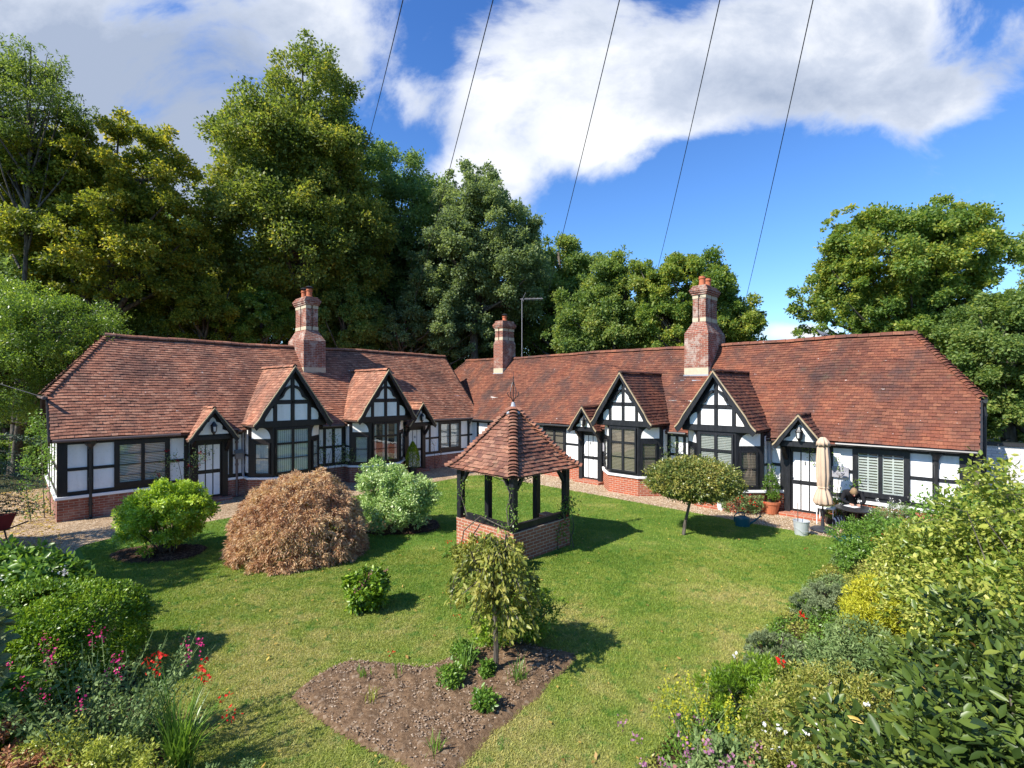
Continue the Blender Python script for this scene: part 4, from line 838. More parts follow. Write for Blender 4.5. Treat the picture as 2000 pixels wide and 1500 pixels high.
M['leaf_fresh'] = leafmat('leaf_fresh', [(0.066, 0.143, 0.022), (0.132, 0.242, 0.033), (0.220, 0.341, 0.055)], .35, .35, .4, patch=3)
M['leaf_silver'] = leafmat('leaf_silver', [(0.089, 0.125, 0.054), (0.170, 0.214, 0.102), (0.268, 0.312, 0.163)], .2, .7, .2, patch=3)
M['leaf_sage'] = leafmat('leaf_sage', [(0.072, 0.129, 0.040), (0.157, 0.229, 0.079), (0.286, 0.358, 0.132)], .25, .6, .2, patch=3)
M['leaf_yellow'] = leafmat('leaf_yellow', [(.25, .29, .02), (.42, .42, .03), (.58, .54, .06)], .3, .5, .3, patch=3)
M['leaf_rust'] = leafmat('leaf_rust', [(0.200, 0.151, 0.048), (0.400, 0.193, 0.097), (0.543, 0.247, 0.145), (0.315, 0.330, 0.073)], .25, .6, .2, patch=3, tcol=(1.2, 1, .7))
M['leaf_conifer'] = leafmat('leaf_conifer', [(0.011, 0.033, 0.020), (0.022, 0.066, 0.033), (0.044, 0.099, 0.055)], .1, .5, .3, patch=3)
M['leaf_goldconifer'] = leafmat('leaf_goldconifer', [(0.132, 0.187, 0.011), (0.242, 0.308, 0.017), (0.352, 0.418, 0.022)], .2, .6, .2, patch=3)
for k_, c_ in (('petal_red', [(.55, .015, .01), (.75, .03, .02)]), ('petal_pink', [(.55, .02, .16), (.75, .05, .26)]), ('petal_mauve', [(.30, .12, .22), (.45, .22, .33)]), ('petal_white', [(.75, .75, .7), (.85, .85, .8)]), ('petal_rose', [(.35, .01, .015), (.55, .02, .03)]), ('petal_sedum', [(.25, .10, .09), (.42, .2, .17)])):
    M[k_] = leafmat(k_, c_, .3, .6, .2, patch=3, tcol=(1.1, .9, .9))
def flowers(parent, pts, size, mat, per=10, spread=.6, name='blossoms'):
    P = np.repeat(np.array(pts, float), per, axis=0); P = P+RNG.normal(0, size*spread, P.shape); return leafcloud(name, P, sphere_dirs(len(P), .3), size, .75, mat, parent, 0)

o = shrub('euonymus_bush', 'rounded bright green bush in a mulch ring before the shaded cottage door', 'bush', (-7.95, 11.3, .03), [(0, 0, .98, .86, .8, .62), (-.2, -.1, .72, .74, .7, .55), (.38, .1, .92, .52, .5, .44)], 15000, .085, 'leaf_euonymus', .42, 26, .2, stems=16)
# dome of bronze cut leaves, hanging in tiers
def maple_dome():
    o = thing('japanese_maple', 'wide low dome of feathery bronze-tan leaves on the lawn', 'maple bush', (-4.88, 11.3, 0))
    n = 1500; d = sphere_dirs(n, .25); d[:, 2] = np.abs(d[:, 2]); q = 1+.06*(vnoise(d[:, 0]*2, d[:, 1]*2+d[:, 2], 4, 2.5)-.5)*2+.10*(vnoise(d[:, 0]*5+3, d[:, 2]*5+d[:, 1]*4, 6, 2.5)-.5)*2
    C = d*np.array([1.44, 1.25, 1.78])*q[:, None]; C[:, 2] = np.maximum(C[:, 2], .1); k = 62; out = unit(d*np.array([1, 1, .45]))
    O = np.repeat(out, k, axis=0); D = unit(RNG.normal(0, 1, O.shape)+O*.7); tw = RNG.uniform(.4, 1.4, n); rad = (np.repeat(tw, k)*RNG.uniform(.15, 1, len(O)))[:, None]; P = np.repeat(C, k, axis=0)+D*rad*np.array([.10, .10, .06]); P[:, 2] -= rad[:, 0]**2*.07
    U = unit(D*.9+O*.2+RNG.normal(0, .25, P.shape)-GR*(.25+.6*rad)); s = (.075*RNG.uniform(.5, 1.5, len(P)))[:, None]; Sd = unit(np.cross(U, RNG.normal(0, 1, P.shape))); P[:, 2] = np.maximum(P[:, 2], .02)
    V = np.stack([P, P+U*s*.5-Sd*s*.10, P+U*s, P+U*s*.5+Sd*s*.10], 1).reshape(-1, 3); quick('crown', V, np.arange(4*len(P)).reshape(-1, 4), 'leaf_bronze', o)
    C2 = C[::3]; k = 24; P = np.repeat(C2*.86, k, axis=0)+RNG.normal(0, .10, (len(C2)*k, 3)); P[:, 2] = np.maximum(P[:, 2], .05); V2 = leafcloud('inner_foliage', P, sphere_dirs(len(P)), .09, .35, 'leaf_bronze', o, .5)
    limbs((0, 0, 0), (.1, 0, 1.0), .07, C*.85, 26).build('trunk', 'tree_bark', o)
maple_dome()
shrub('variegated_bush', 'two-humped cream and green variegated bush by the bay with side blinds', 'bush', (-3.15, 13.2, .03), [(-.35, .1, 1.15, .62, .6, .62), (.35, -.1, .85, .7, .65, .6), (-.1, -.3, .45, .75, .5, .45)], 11500, .085, 'leaf_variegated', .42, 30, .24, stems=16)
h = shrub('hydrangea_bush', 'small round bush with brown dried heads alone on the lawn', 'bush', (-2.5, 8.45, .01), [(0, 0, .33, .36, .36, .30)], 1700, .085, 'leaf_box', .5, 60, .3, stems=10, fold=True)
P_ = [(RNG.normal(0, .14), RNG.normal(0, .14)-.06, .55+RNG.uniform(-.1, .06)) for _ in range(14)]; flowers(h, P_, .032, 'petal_sedum', 26, .8, 'blossoms')
# small weeping tree on the dug bed
def weeping():
    o = thing('weeping_pear_tree', 'small weeping tree with hanging olive leaves on the dug bed', 'tree', (-.22, 6.55, .04)); m = MB(); pts = [Vector((0, 0, -.05)), Vector((.01, 0, .3)), Vector((-.01, .02, .7)), Vector((.03, 0, 1.1)), Vector((.04, 0, 1.45))]
    m.tube(pts, [.042, .034, .03, .026, .02], 8); P = []; O = []
    for k in range(64):
        a = RNG.uniform(0, 2*PI); rr = RNG.uniform(.08, .60); z0 = RNG.uniform(.7, 1.45); zt = RNG.uniform(1.15, 1.92)-rr*.35; zb = max(.48, zt-RNG.uniform(.1, .85)); ca, sa = math.cos(a), math.sin(a)*.85
        
        p0 = Vector((.02, 0, z0)); p1 = Vector((ca*rr*.6, sa*rr*.6, zt)); p2 = Vector((ca*rr, sa*rr, (zt+zb)/2)); p3 = Vector((ca*rr*1.08, sa*rr*1.08, zb)); m.tube([p0, p1, p2, p3], [.014, .009, .006, .003], 5, False)
        for j in range(56):
            t = RNG.uniform(.2, 1); q = p1.lerp(p2, (t-.25)/.375) if t < .625 else p2.lerp(p3, (t-.625)/.375); P.append(np.array(q)+RNG.normal(0, .035, 3)); O.append((ca, sa, 0))
    m.build('trunk', 'tree_bark', o); leafcloud('crown', np.array(P), np.array(O), .082, .42, 'leaf_weep', o, .8, .1, True)
weeping()
shrub('berberis_bush', 'loose yellow-green bush behind the weeping tree on the dug bed', 'bush', (.02, 7.25, .03), [(0, 0, .34, .55, .35, .36), (-.3, -.1, .25, .35, .25, .25), (.35, .05, .42, .35, .3, .38)], 3600, .05, 'leaf_box', .5, 60, .26, stems=16)
# standard on a leaning stem
def standard():
    o = thing('standard_holly', 'lollipop-shaped small tree on a leaning bare stem', 'tree', (4.45, 12.7, .01)); m = MB(); m.tube([(0, 0, -.05), (.05, 0, .3), (.14, 0, .7), (.24, .02, 1.1)], [.05, .042, .036, .03], 8)
    n = 60000; d = sphere_dirs(n, .05); d[:, 2] = np.where(d[:, 2] < 0, d[:, 2]*.75, d[:, 2]); nz = 1+.11*(vnoise(d[:, 0]*3+d[:, 2]*2, d[:, 1]*3, 31, 3)-.5)*2+.09*(vnoise(d[:, 0]*8, d[:, 1]*8+d[:, 2]*6, 32, 3)-.5)*2+RNG.normal(0, .045, n); q = RNG.uniform(.6, 1.0, n)**.7
    P = d*np.array([1.17, 1.08, .60])*(nz*q)[:, None]+np.array([.30, .04, 1.38]); Od = d; C = P[::900]
    for i in RNG.choice(len(C), 20, replace=False): m.tube([(.2, .02, .95), Vector(C[i])], [.02, .006], 5, False)
    m.build('trunk', 'tree_bark', o); leafcloud('crown', P, Od, .06, .5, 'leaf_holly', o, .1)
standard()
# left border
def clipped(name, label, cat, c, r, n, ls, mat, pw=.62, rough=.06):
    o = thing(name, label, cat, c); d = sphere_dirs(n, .1); s = np.sign(d)*np.abs(d)**pw; s = s/np.maximum(1e-6, (np.abs(s)**(2.6)).sum(1)**(1/2.6))[:, None]
    k = 1+rough*(vnoise(s[:, 0]*2+s[:, 2], s[:, 1]*2+3, 21, 3)-.5)*2+RNG.normal(0, .018, n)+rough*.6*(vnoise(s[:, 0]*5+s[:, 2]*4, s[:, 1]*5, 22, 3)-.5)*2; q = RNG.uniform(.86, 1.0, n)
    P = s*np.array(r)*(k*q)[:, None]+np.array([0, 0, r[2]*.92]); m_ = P[:, 2] > .01; leafcloud('foliage', P[m_], s[m_], ls, .6, mat, o, -.2)
    m = MB(); m.tube([(0, 0, -.05), (0, 0, r[2]*1.2)], [.06, .03], 7)
    for t in range(14): a_ = t*2.4; m.tube([(0, 0, .1), (math.cos(a_)*r[0]*.75, math.sin(a_)*r[1]*.75, r[2]*(.5+.06*t))], [.025, .006], 5, False)
    m.build('stem', 'tree_bark', o); return o
clipped('box_bush', 'big clipped dark green box bush at the left border', 'bush', (-6.08, 6.3, 0), (1.12, .9, .62), 90000, .036, 'leaf_box')
h = shrub('hydrangea_bush', 'pale leafy bush with a few white flower heads behind the box bush', 'bush', (-7.45, 7.75, 0), [(0, 0, .62, .6, .5, .48), (-.8, .3, .7, .6, .5, .5)], 2200, .12, 'leaf_fresh', .5, 30, .26, fold=True, stems=20)
flowers(h, [(.62, -.3, 1.0), (-.25, -.5, 1.0), (-.2, -.55, .98), (-.9, -.3, 1.05)], .035, 'petal_white', 30, 1.1)
def spires(name, label, c, n, rad, h, leaf, leafn, leafs, petal, pn, psize, spread=.05, stem='leaf_sage', group=None, asp=.5, flower_frac=.6, per=1, hvar=.2):
    o = thing(name, label, 'plant', c, 0, group); m = MB(); LP = []; LO_ = []; FP = []
    for i in range(n):
        a = RNG.uniform(0, 2*PI); r0 = rad*math.sqrt(RNG.random()); x, y = r0*math.cos(a), r0*math.sin(a); hh = h*RNG.uniform(1-hvar, 1+hvar); tx, ty = x*1.5+RNG.normal(0, .08), y*1.5+RNG.normal(0, .08)
        p0, p1, p2 = Vector((x*.6, y*.6, 0)), Vector((x, y, hh*.55)), Vector((tx, ty, hh)); m.tube([p0, p1, p2], [.006, .005, .003], 5, False)
        for j in range(leafn):
            t = RNG.uniform(.1, .92); q = np.array(p0.lerp(p1, t*2) if t < .5 else p1.lerp(p2, t*2-1)); LP.append(q+RNG.normal(0, spread, 3)*(1.2-t)); LO_.append(unit(RNG.normal(0, 1, 3)))
        if RNG.random() < flower_frac:
            for j in range(pn): FP.append(np.array(p2)+RNG.normal(0, 1, 3)*np.array([.018, .018, .055]))
    m.build('stem', stem, o); leafcloud('foliage', np.abs(np.array(LP)*[0, 0, 1])+np.array(LP)*[1, 1, 0]+[0, 0, .01], np.array(LO_), leafs, asp, leaf, o, .1)
    if FP: leafcloud('blossoms', np.array(FP), sphere_dirs(len(FP), .2), psize, .7, petal, o, 0)
    return o
spires('salvia', 'bushy plant with magenta-pink flower spikes in the near left border', (-4.1, 4.95, 0), 60, .62, 1.0, 'leaf_sage', 60, .045, 'petal_pink', 16, .026, flower_frac=.3)
spires('salvia', 'pink-spiked plant at the left edge beside the box bush', (-5.3, 5.2, 0), 18, .3, 1.0, 'leaf_sage', 50, .05, 'petal_pink', 16, .026, flower_frac=.3)
def strapplant(name, label, c, n, ln, wd, mat, lean=.55, flow=None, arch=1.0):
    o = thing(name, label, 'plant', c); V = []; FA = []; 
    for i in range(n):
        a = RNG.uniform(0, 2*PI); l = ln*RNG.uniform(.6, 1.15); k = 5; ca, sa = math.cos(a), math.sin(a); le = lean*RNG.uniform(.2, 1.3); x0, y0 = RNG.normal(0, .05, 2)
        for j in range(k+1):
            t = j/k; r = l*le*t**1.6; z = l*(t-arch*.45*le*t**2.6); w = wd*(1-t**3)/2+.0008; V += [(x0+ca*r-sa*w, y0+sa*r+ca*w, z), (x0+ca*r+sa*w, y0+sa*r-ca*w, z)]
        b = len(V)-2*(k+1); FA += [(b+2*j, b+2*j+1, b+2*j+3, b+2*j+2) for j in range(k)]
    quick('leaf_blades', np.array(V), np.array(FA), mat, o)
    if flow:
        m = MB(); FP = []
        for (x, y, z) in flow[0]: m.tube([(x*.1, y*.1, 0), (x*.5, y*.5, z*.65), (x, y, z)], [.006, .005, .003], 5, False); FP.append((x, y, z))
        m.build('stem', 'leaf_fresh', o); flowers(o, FP, flow[1], flow[2], flow[3], .9)
    return o
strapplant('crocosmia', 'clump of long strap leaves with scarlet flowers in the near left border', (-3.25, 4.75, 0), 130, .85, .014, 'leaf_fresh', .55, ([(-.28, .1, 1.12), (-.2, .05, 1.16), (.18, .1, 1.0), (.24, .05, .98), (.42, .05, .78), (.5, .0, .62), (-.15, -.1, 1.1), (-.3, .0, 1.15), (.22, .1, 1.04)], .034, 'petal_red', 13))
shrub('sedum_plant', 'mass of rust-red flower heads filling the bottom left corner', 'plant', (-4.25, 4.1, 0), [(0, 0, .36, .6, .4, .3), (-.7, .2, .42, .5, .4, .34)], 8000, .045, 'leaf_rust', .5, 60, .2, stems=20)
shrub('spirea_bush', 'yellow-green fine-leaved bush among the rust-red heads', 'bush', (-3.5, 4.2, 0), [(0, 0, .35, .45, .35, .35), (-.55, .1, .42, .4, .3, .36)], 4200, .04, 'leaf_golden', .4, 80, .22, stems=16)
shrub('catmint_plant', 'low grey-green sprawling plant at the lawn corner near the bottom edge', 'plant', (-2.55, 4.35, 0), [(0, 0, .14, .45, .35, .2)], 2600, .035, 'leaf_sage', .4, 80, .25, stems=10)
shrub('peony_plant', 'lime green broad-leaved plant at the left edge under the box bush', 'plant', (-5.25, 4.75, 0), [(0, 0, .55, .5, .4, .42)], 1300, .13, 'leaf_fresh', .45, 50, .3, fold=True, stems=14)
shrub('eucalyptus_shoot', 'upright shoot with bluish round leaves at the left edge', 'plant', (-5.0, 4.6, 0), [(0, 0, 1.3, .18, .12, .6)], 110, .12, 'leaf_silver', .6, 90, .4, fold=True, stems=6)
# ---------------------------------------------------------------- well house in the middle of the lawn
def well():
    o = thing('well_house', 'old brick well with black posts under a pyramid tiled roof and weathervane', 'well', (.03, 11.9, 0), PI/4)
    a, b = .975, .90           # half sides of the brick curb and of the post frame
    for x0, x1, y0, y1, s in ((-a, a, -a, -a+.25, 0), (-a, -a+.25, -a+.251, a, 0), (a-.25, a, -a+.251, -.2, 1)):
        MB().box(x0, x1, y0, y1, 0, .62).build('brick_curb', 'brick_curbmat', o)
        MB().box(x0-.005, x1+.005, y0-.005, y1+(.005 if y0 > -a else -.001), .621, .685).build('curb_coping', 'brick_curbmat', o)
    for x0, x1, y0, y1 in ((-b+.07, b-.07, -b-.03, -b+.08), (-b-.03, -b+.08, -b+.085, b-.2)):
        MB().box(x0, x1, y0, y1, .687, .83).build('sill_beam', 'timber_right', o)
    MB().tube([(0, 0, .02), (0, 0, .25)], .45, 20).build('well_cover', 'timber_right', o)
    def post(x, y, z0): 
        m = MB(); m.box(x-.07, x+.07, y-.07, y+.07, z0, 1.98); return m.build('post', 'timber_right', o)
    for x, y, z in ((-b, -b, .60), (b, -b, .687), (-b, b, .0), (b, b, 0), (.0, b, 0), (b, .05, 0), (b-.16, b-.16, 0)): post(x, y, z)
    for sx, sy, dx, dy in ((-1, -1, 1, 0), (-1, -1, 0, 1), (1, -1, -1, 0), (1, -1, 0, 1), (-1, 1, 1, 0), (-1, 1, 0, -1), (1, 1, -1, 0), (1, 1, 0, -1)):
        MB().bar((sx*b+dx*.06, sy*b+dy*.06, 1.55), (sx*b+dx*.34, sy*b+dy*.34, 1.93), .07, .07).build('brace', 'timber_right', o)
    for x0, x1, y0, y1 in ((-b-.07, b+.07, -b-.07, -b+.05), (-b-.07, b+.07, b-.05, b+.07), (-b-.07, -b+.05, -b+.051, b-.051), (b-.05, b+.07, -b+.051, b-.051)):
        MB().box(x0, x1, y0, y1, 1.93, 2.05).build('wall_plate', 'timber_right', o)
    hw, z0, z1 = 1.13, 1.90, 3.36; t = MB()
    prof = [(-hw, z0), (-hw*.80, z0+.22), (-.06, z1-.06)]
    segs = [math.dist(prof[i], prof[i+1]) for i in range(2)]; Lt = sum(segs)
    def half(s): return -(prof[0][0]+(prof[1][0]-prof[0][0])*s/segs[0]) if s < segs[0] else -(prof[1][0]+(prof[2][0]-prof[1][0])*(s-segs[0])/segs[1])
    for k in range(4):
        c, s_ = math.cos(k*PI/2), math.sin(k*PI/2); mp = lambda x, q, z: (x*c-q*s_, x*s_+q*c, z)
        tile_slope(t, prof, lambda s: -half(s), lambda s: half(s), mp, e=.098, tw=.17, th=.032, jit=1.6)
        t.face([mp(-hw, -hw, z0-.01), mp(hw, -hw, z0-.01), mp(hw*.8, -hw*.8, z0+.205), mp(-hw*.8, -hw*.8, z0+.205)]); t.face([mp(-hw*.8, -hw*.8, z0+.205), mp(hw*.8, -hw*.8, z0+.205), mp(0, 0, z1-.02)])
        p0 = Vector(mp(-hw-.02, -hw-.02, z0+.01)); p1 = Vector(mp(-hw*.8, -hw*.8, z0+.225)); p2 = Vector(mp(-.05, -.05, z1-.03)); out = Vector(mp(-1, -1, 1.2))
        bonnets(t, p0, p1, out, r=.125, ln=.1, lift=.06); bonnets(t, p1, p2, out, r=.12, ln=.1, lift=.06)
    t.face([(-hw+.05, -hw+.05, z0-.02), (hw-.05, -hw+.05, z0-.02), (hw-.05, hw-.05, z0-.02), (-hw+.05, hw-.05, z0-.02)])
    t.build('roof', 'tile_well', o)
    l = MB(); l.lathe([(.19, z1-.17), (.2, z1-.13), (.13, z1-.05), (.06, z1+.03), (.035, z1+.12), (.01, z1+.13)], (0, 0, 0), 14); l.build('lead_cap', 'lead', o, smooth=True)
    v = MB(); v.tube([(0, 0, z1+.1), (0, 0, z1+.75)], .012, 8)
    for k in range(4):
        a_ = k*PI/2; p = lambda r, z: (r*math.cos(a_), r*math.sin(a_), z1+z); v.tube([p(.0, .12), p(.08, .25), p(.10, .38), p(.06, .5), p(.02, .6)], .010, 6); v.tube([p(.05, .22), p(.15, .26), p(.2, .33), p(.16, .37)], .009, 6)
    for pts in ([(0, .86), (.03, .79), (.055, .74), (.03, .70), (.11, .67), (.12, .64), (.04, .62), (0, .58)],):
        full = pts+[(-x, z) for x, z in pts[::-1]][1:-1]; v.prism([(x*.7, x*.7-.004*0-.0, z1+z) for x, z in full], [(x*.7+.006, x*.7-.006, z1+z) for x, z in full])
    v.build('weathervane', 'black_metal', o)
    return o
M['brick_curbmat'] = brick('brick_curb', (.42, .15, .08), (.34, .11, .065), (.55, .44, .33), grime=.2)
well()
# climber on the well
def climber(name, label, c, paths, nleaf, lsize, mat, spread, fl=None, r=.012, cat='climber'):
    o = thing(name, label, cat, c); m = MB(); LP = []
    for p in paths:
        P = [Vector(q) for q in p]; m.tube(P, [r*(1-.6*i/(len(P)-1)) for i in range(len(P))], 6, False)
        for _ in range(nleaf):
            i = random.randrange(len(P)-1) if random.random() < .45 else len(P)-2; LP.append(np.array(P[i].lerp(P[i+1], random.random()))+RNG.normal(0, spread, 3))
    m.build('stem', 'tree_bark', o); LP = np.array(LP); leafcloud('foliage', LP, sphere_dirs(len(LP), .1), lsize, .5, mat, o, .1)
    if fl: flowers(o, [LP[i] for i in RNG.choice(len(LP), fl[0])], fl[1], fl[2], fl[3], .6)
    return o
climber('climbing_rose', 'woody rambler wound over the brick curb and round the front post of the well', (.03, 11.9, 0), [
    [(-1.25, -.45, 0), (-1.15, -.5, .5), (-.75, -.75, .9), (-.3, -1.15, .8), (-.05, -1.38, .75)], [(-.1, -1.38, .8), (-.15, -1.3, 1.2), (-.05, -1.35, 1.5), (-.2, -1.3, 1.8), (-.5, -.9, 1.85), (-.9, -.6, 1.88)],
    [(-1.1, -.2, .75), (-1.25, -.1, 1.2), (-1.2, -.1, 1.7)], [(-.1, -1.35, .8), (.06, -1.4, 1.0), (-.12, -1.36, 1.4)], [(-.1, -1.3, 1.55), (.1, -1.2, 1.75), (.55, -.8, 1.85)]], 130, .05, 'leaf_fresh', .07, r=.016)
climber('climbing_plant', 'leafy creeper with faded red heads on the right-hand corner of the well', (1.38, 11.75, 0), [[(.1, -.1, 0), (0, -.1, .4), (-.15, -.05, .8), (-.12, 0, .95)], [(0, 0, 0), (.1, -.05, .5), (.05, 0, .9), (-.05, 0, 1.2)], [(-.3, -.25, 0), (-.3, -.2, .35), (-.2, -.1, .6)]], 150, .07, 'leaf_fresh', .1, (5, .03, 'petal_rose', 12))
shrub('geranium_plant', 'red-flowered leafy plant against the front brickwork of the well', 'plant', (-.6, 10.42, 0), [(-.2, -.1, .36, .3, .25, .14), (0, 0.1, .35, .35, .25, .3), (.6, -.15, .3, .3, .22, .28), (-.5, .25, .2, .25, .2, .2)], 1500, .08, 'leaf_weep', .5, 40, .3, fold=True)
o = COL.objects[-1].parent; flowers(o, [(-.3+RNG.normal(0, .2), -.05+RNG.normal(0, .08), .55+RNG.normal(0, .06)) for _ in range(9)], .03, 'petal_red', 12, .9)
shrub('weed_tuft', 'low green tuft at the left foot of the well', 'plant', (-1.2, 11.0, 0), [(0, 0, .12, .35, .25, .16)], 900, .05, 'leaf_fresh', .4, 60, .3, stems=4)
M['grey_stone'] = simple('grey_stone', (.12, .12, .12), .8, .3, 9)
tb = MB(); tb.lathe([(.15, 0), (.17, .03), (.20, .22), (.215, .225), (.215, .25), (.18, .25)], (0, 0, 0), 20); ob = tb.build('planter', 'grey_stone', None, (-.8, 10.35, 0), smooth=False); tag(ob, 'grey round planter on the grass before the well', 'planter')
# small plants on the dug bed
def tuft(px, py, nm, lab, n, ln, mat='leaf_fresh', fl=None):
    g = ground_at(px, py); strapplant(nm, lab, (g.x, g.y, .05), n, ln, .009, mat, .5, fl)
tuft(1010, 1335, 'daylily', 'grassy tuft right of the weeping tree trunk', 34, .32)
tuft(905, 1325, 'crocosmia', 'thin upright clump with one tall red flower left of the weeping tree', 26, .4, fl=([(-.08, .0, .78)], .02, 'petal_red', 10))
tuft(708, 1330, 'grass_tuft', 'short green tuft near the upper left edge of the dug bed', 24, .16)
tuft(724, 1378, 'grass_tuft', 'pale thin tuft in the middle left of the dug bed', 18, .2, 'leaf_golden')
tuft(852, 1480, 'grass_tuft', 'green tuft at the bottom tip of the dug bed', 26, .2)
tuft(777, 1335, 'crocosmia', 'single stem with a scarlet flower at the far edge of the dug bed', 8, .2, fl=([(-.08, .0, .36)], .024, 'petal_red', 14))
for px, py, lab, q in ((882, 1345, 'low green clump left of the weeping tree trunk', .14), (948, 1392, 'pale-edged green clump on the bare soil right of centre', .13), (950, 1325, 'small seedling clump by the weeping tree foot', .09), (905, 1300, 'dark leafy clump at the far edge of the dug bed', .16)):
    g = ground_at(px, py); shrub('perennial_plant', lab, 'plant', (g.x, g.y, .05), [(0, 0, q*.8, q, q, q*.8)], 260, .055, 'leaf_fresh', .5, 400, .4, fold=True, stems=6)
# ---------------------------------------------------------------- climbers and pots against the cottages
p = LW(2.95, -.25); climber('climbing_rose', 'rose with dark red blooms round the left cottage door', tuple(p), [[(0, 0, 0), (.05, -.05, .7), (.0, -.1, 1.2), (-.1, -.1, 1.6), (-.35, -.3, 1.45)], [(0, 0, 0), (.2, .05, .8), (.35, .1, 1.5), (.55, .2, 1.8)], [(.1, 0, .6), (.3, .0, 1.2), (.7, .35, 1.75)], [(0, 0, .3), (-.3, -.35, .7), (-.5, -.45, 1.15)]], 190, .055, 'leaf_sage', .12, (15, .04, 'petal_rose', 14))
p = LW(7.9, -.2); climber('climbing_rose', 'open leafy rose between the two bays of the shaded range', tuple(p), [[(0, 0, 0), (0, 0, .9), (.15, .1, 1.7), (.2, .15, 2.1)], [(.1, 0, 0), (.3, .1, 1.0), (.5, .2, 1.4), (.6, .1, .9)], [(.1, 0, .4), (-.2, -.2, 1.0), (-.3, -.2, 1.7)], [(.3, .2, .8), (.7, .3, 1.3), (.9, .2, 1.0)]], 170, .07, 'leaf_sage', .14, (6, .04, 'petal_white', 10))
p = RW(16.2, -.2); climber('climbing_rose', 'leafy rose between the two bays of the sunny range', tuple(p), [[(0, 0, 0), (0, 0, .9), (-.1, .1, 1.7), (-.2, .1, 2.0)], [(.1, 0, 0), (.2, -.1, .8), (.3, -.1, 1.6)], [(0, 0, .5), (-.35, .1, 1.1), (-.4, .1, 1.6)]], 170, .06, 'leaf_sage', .13)
p = RW(20.9, -.18); climber('climbing_rose', 'climbing rose on the white wall between parasol and shuttered window', tuple(p), [[(0, 0, 0), (0, 0, .7), (.1, .0, 1.4), (.0, .0, 1.9)], [(0, 0, .3), (.2, -.2, .9), (.35, -.3, 1.3)], [(0, 0, .5), (-.25, .2, 1.2), (-.5, .45, 1.9), (-.4, .4, 2.1)]], 110, .06, 'leaf_fresh', .09)
p = LW(-.25, .9); climber('climbing_plant', 'tall pale-flowered climber on the left gable end', tuple(p), [[(0, 0, 0), (-.05, 0, 1.2), (-.1, 0, 2.4), (-.25, 0, 3.0)], [(-.1, .3, 0), (-.15, .3, 1.5), (-.2, .3, 2.6)], [(-.1, -.3, 0), (-.15, -.4, 1.0), (-.1, -.4, 1.9)]], 620, .07, 'leaf_fresh', .12)
p = LW(13.1, -.25); climber('climbing_plant', 'reddish small climber between right porch and window of the shaded range', tuple(p), [[(0, 0, 0), (0, 0, .5), (-.05, .05, 1.1), (-.3, .1, 1.6)], [(0, 0, 0), (.25, -.05, .5), (.3, 0, .8)]], 90, .045, 'leaf_rust', .08)
def pot(name, label, c, r, h, mat, soil=True, rz=0):
    o = thing(name, label, 'plant pot', c); m = MB(); m.lathe([(r*.68, 0), (r*.72, .01), (r*.93, h*.78), (r*1.0, h*.8), (r*1.02, h), (r*.9, h), (r*.88, h*.9)], (0, 0, 0), 22); m.build('pot', mat, o)
    if soil: MB().lathe([(r*.86, h*.86), (r*.5, h*.92), (.01, h*.93)], (0, 0, 0), 16).build('soil', 'soil', o)
    return o
c = at(1505, 1002, 14.95); pot('terracotta_pot', 'large terracotta pot beside the parasol door', (c.x, c.y, 0), .27, .38, 'terracotta')
shrub('fuchsia_plant', 'tall straggly leafy plant growing in the terracotta pot', 'plant', (c.x, c.y, .34), [(0, 0, .15, .32, .25, .15), (.0, 0, .5, .2, .18, .4), (.05, 0, .95, .1, .1, .3)], 900, .06, 'leaf_fresh', .45, 60, .4, stems=14)
c = at(1410, 997, 15.4); pot('white_pot', 'plain white pot under the edge of the standard tree', (c.x, c.y, 0), .2, .36, 'white_sill')
c = at(1440, 1006, 15.0); o = shrub('begonia_plant', 'sprawling green plant dotted with red flowers left of the terracotta pot', 'plant', (c.x, c.y, 0), [(0, 0, .32, .55, .4, .28), (.45, 0, .3, .35, .35, .28)], 1700, .06, 'leaf_sage', .5, 60, .3, stems=10)
flowers(o, [(RNG.normal(.15, .35), RNG.normal(-.15, .15), RNG.uniform(.25, .62)) for _ in range(20)], .035, 'petal_red', 10, .8)
M['pot_dark'] = simple('pot_dark', (.05, .035, .03), .6, .2)
c = at(1478, 992, 15.6); pot('dark_pot', 'dark glazed pot with red-leaved plant against the sunny wall', (c.x, c.y, 0), .24, .36, 'pot_dark'); shrub('heuchera_plant', 'dark red leafy plant in the dark pot', 'plant', (c.x, c.y, .32), [(0, 0, .18, .28, .25, .22)], 420, .08, 'petal_rose', .6, 100, .4, fold=True, stems=6)
p = LW(11.45, -.85); o = pot('black_pot', 'black square-rimmed pot by the far door of the shaded range', (p.x, p.y, 0), .2, .36, 'black_metal')
o = thing('dwarf_conifer', 'small golden-green cone-shaped conifer in the black pot', 'conifer', (p.x, p.y, .34)); n = 5200; t = RNG.random(n)**.75; a = RNG.uniform(0, 2*PI, n); rr = .30*np.sin(np.clip((1-t)*2.3, 0, PI/2))**.9*(.75+.3*RNG.random(n)); P = np.stack([rr*np.cos(a), rr*np.sin(a), t*1.12], 1)
leafcloud('foliage', P, unit(np.stack([np.cos(a)*.5, np.sin(a)*.5, np.ones(n)], 1)), .055, .35, 'leaf_goldconifer', o, -.5); MB().tube([(0, 0, -.1), (0, 0, .9)], [.02, .008], 6).build('trunk', 'tree_bark', o)
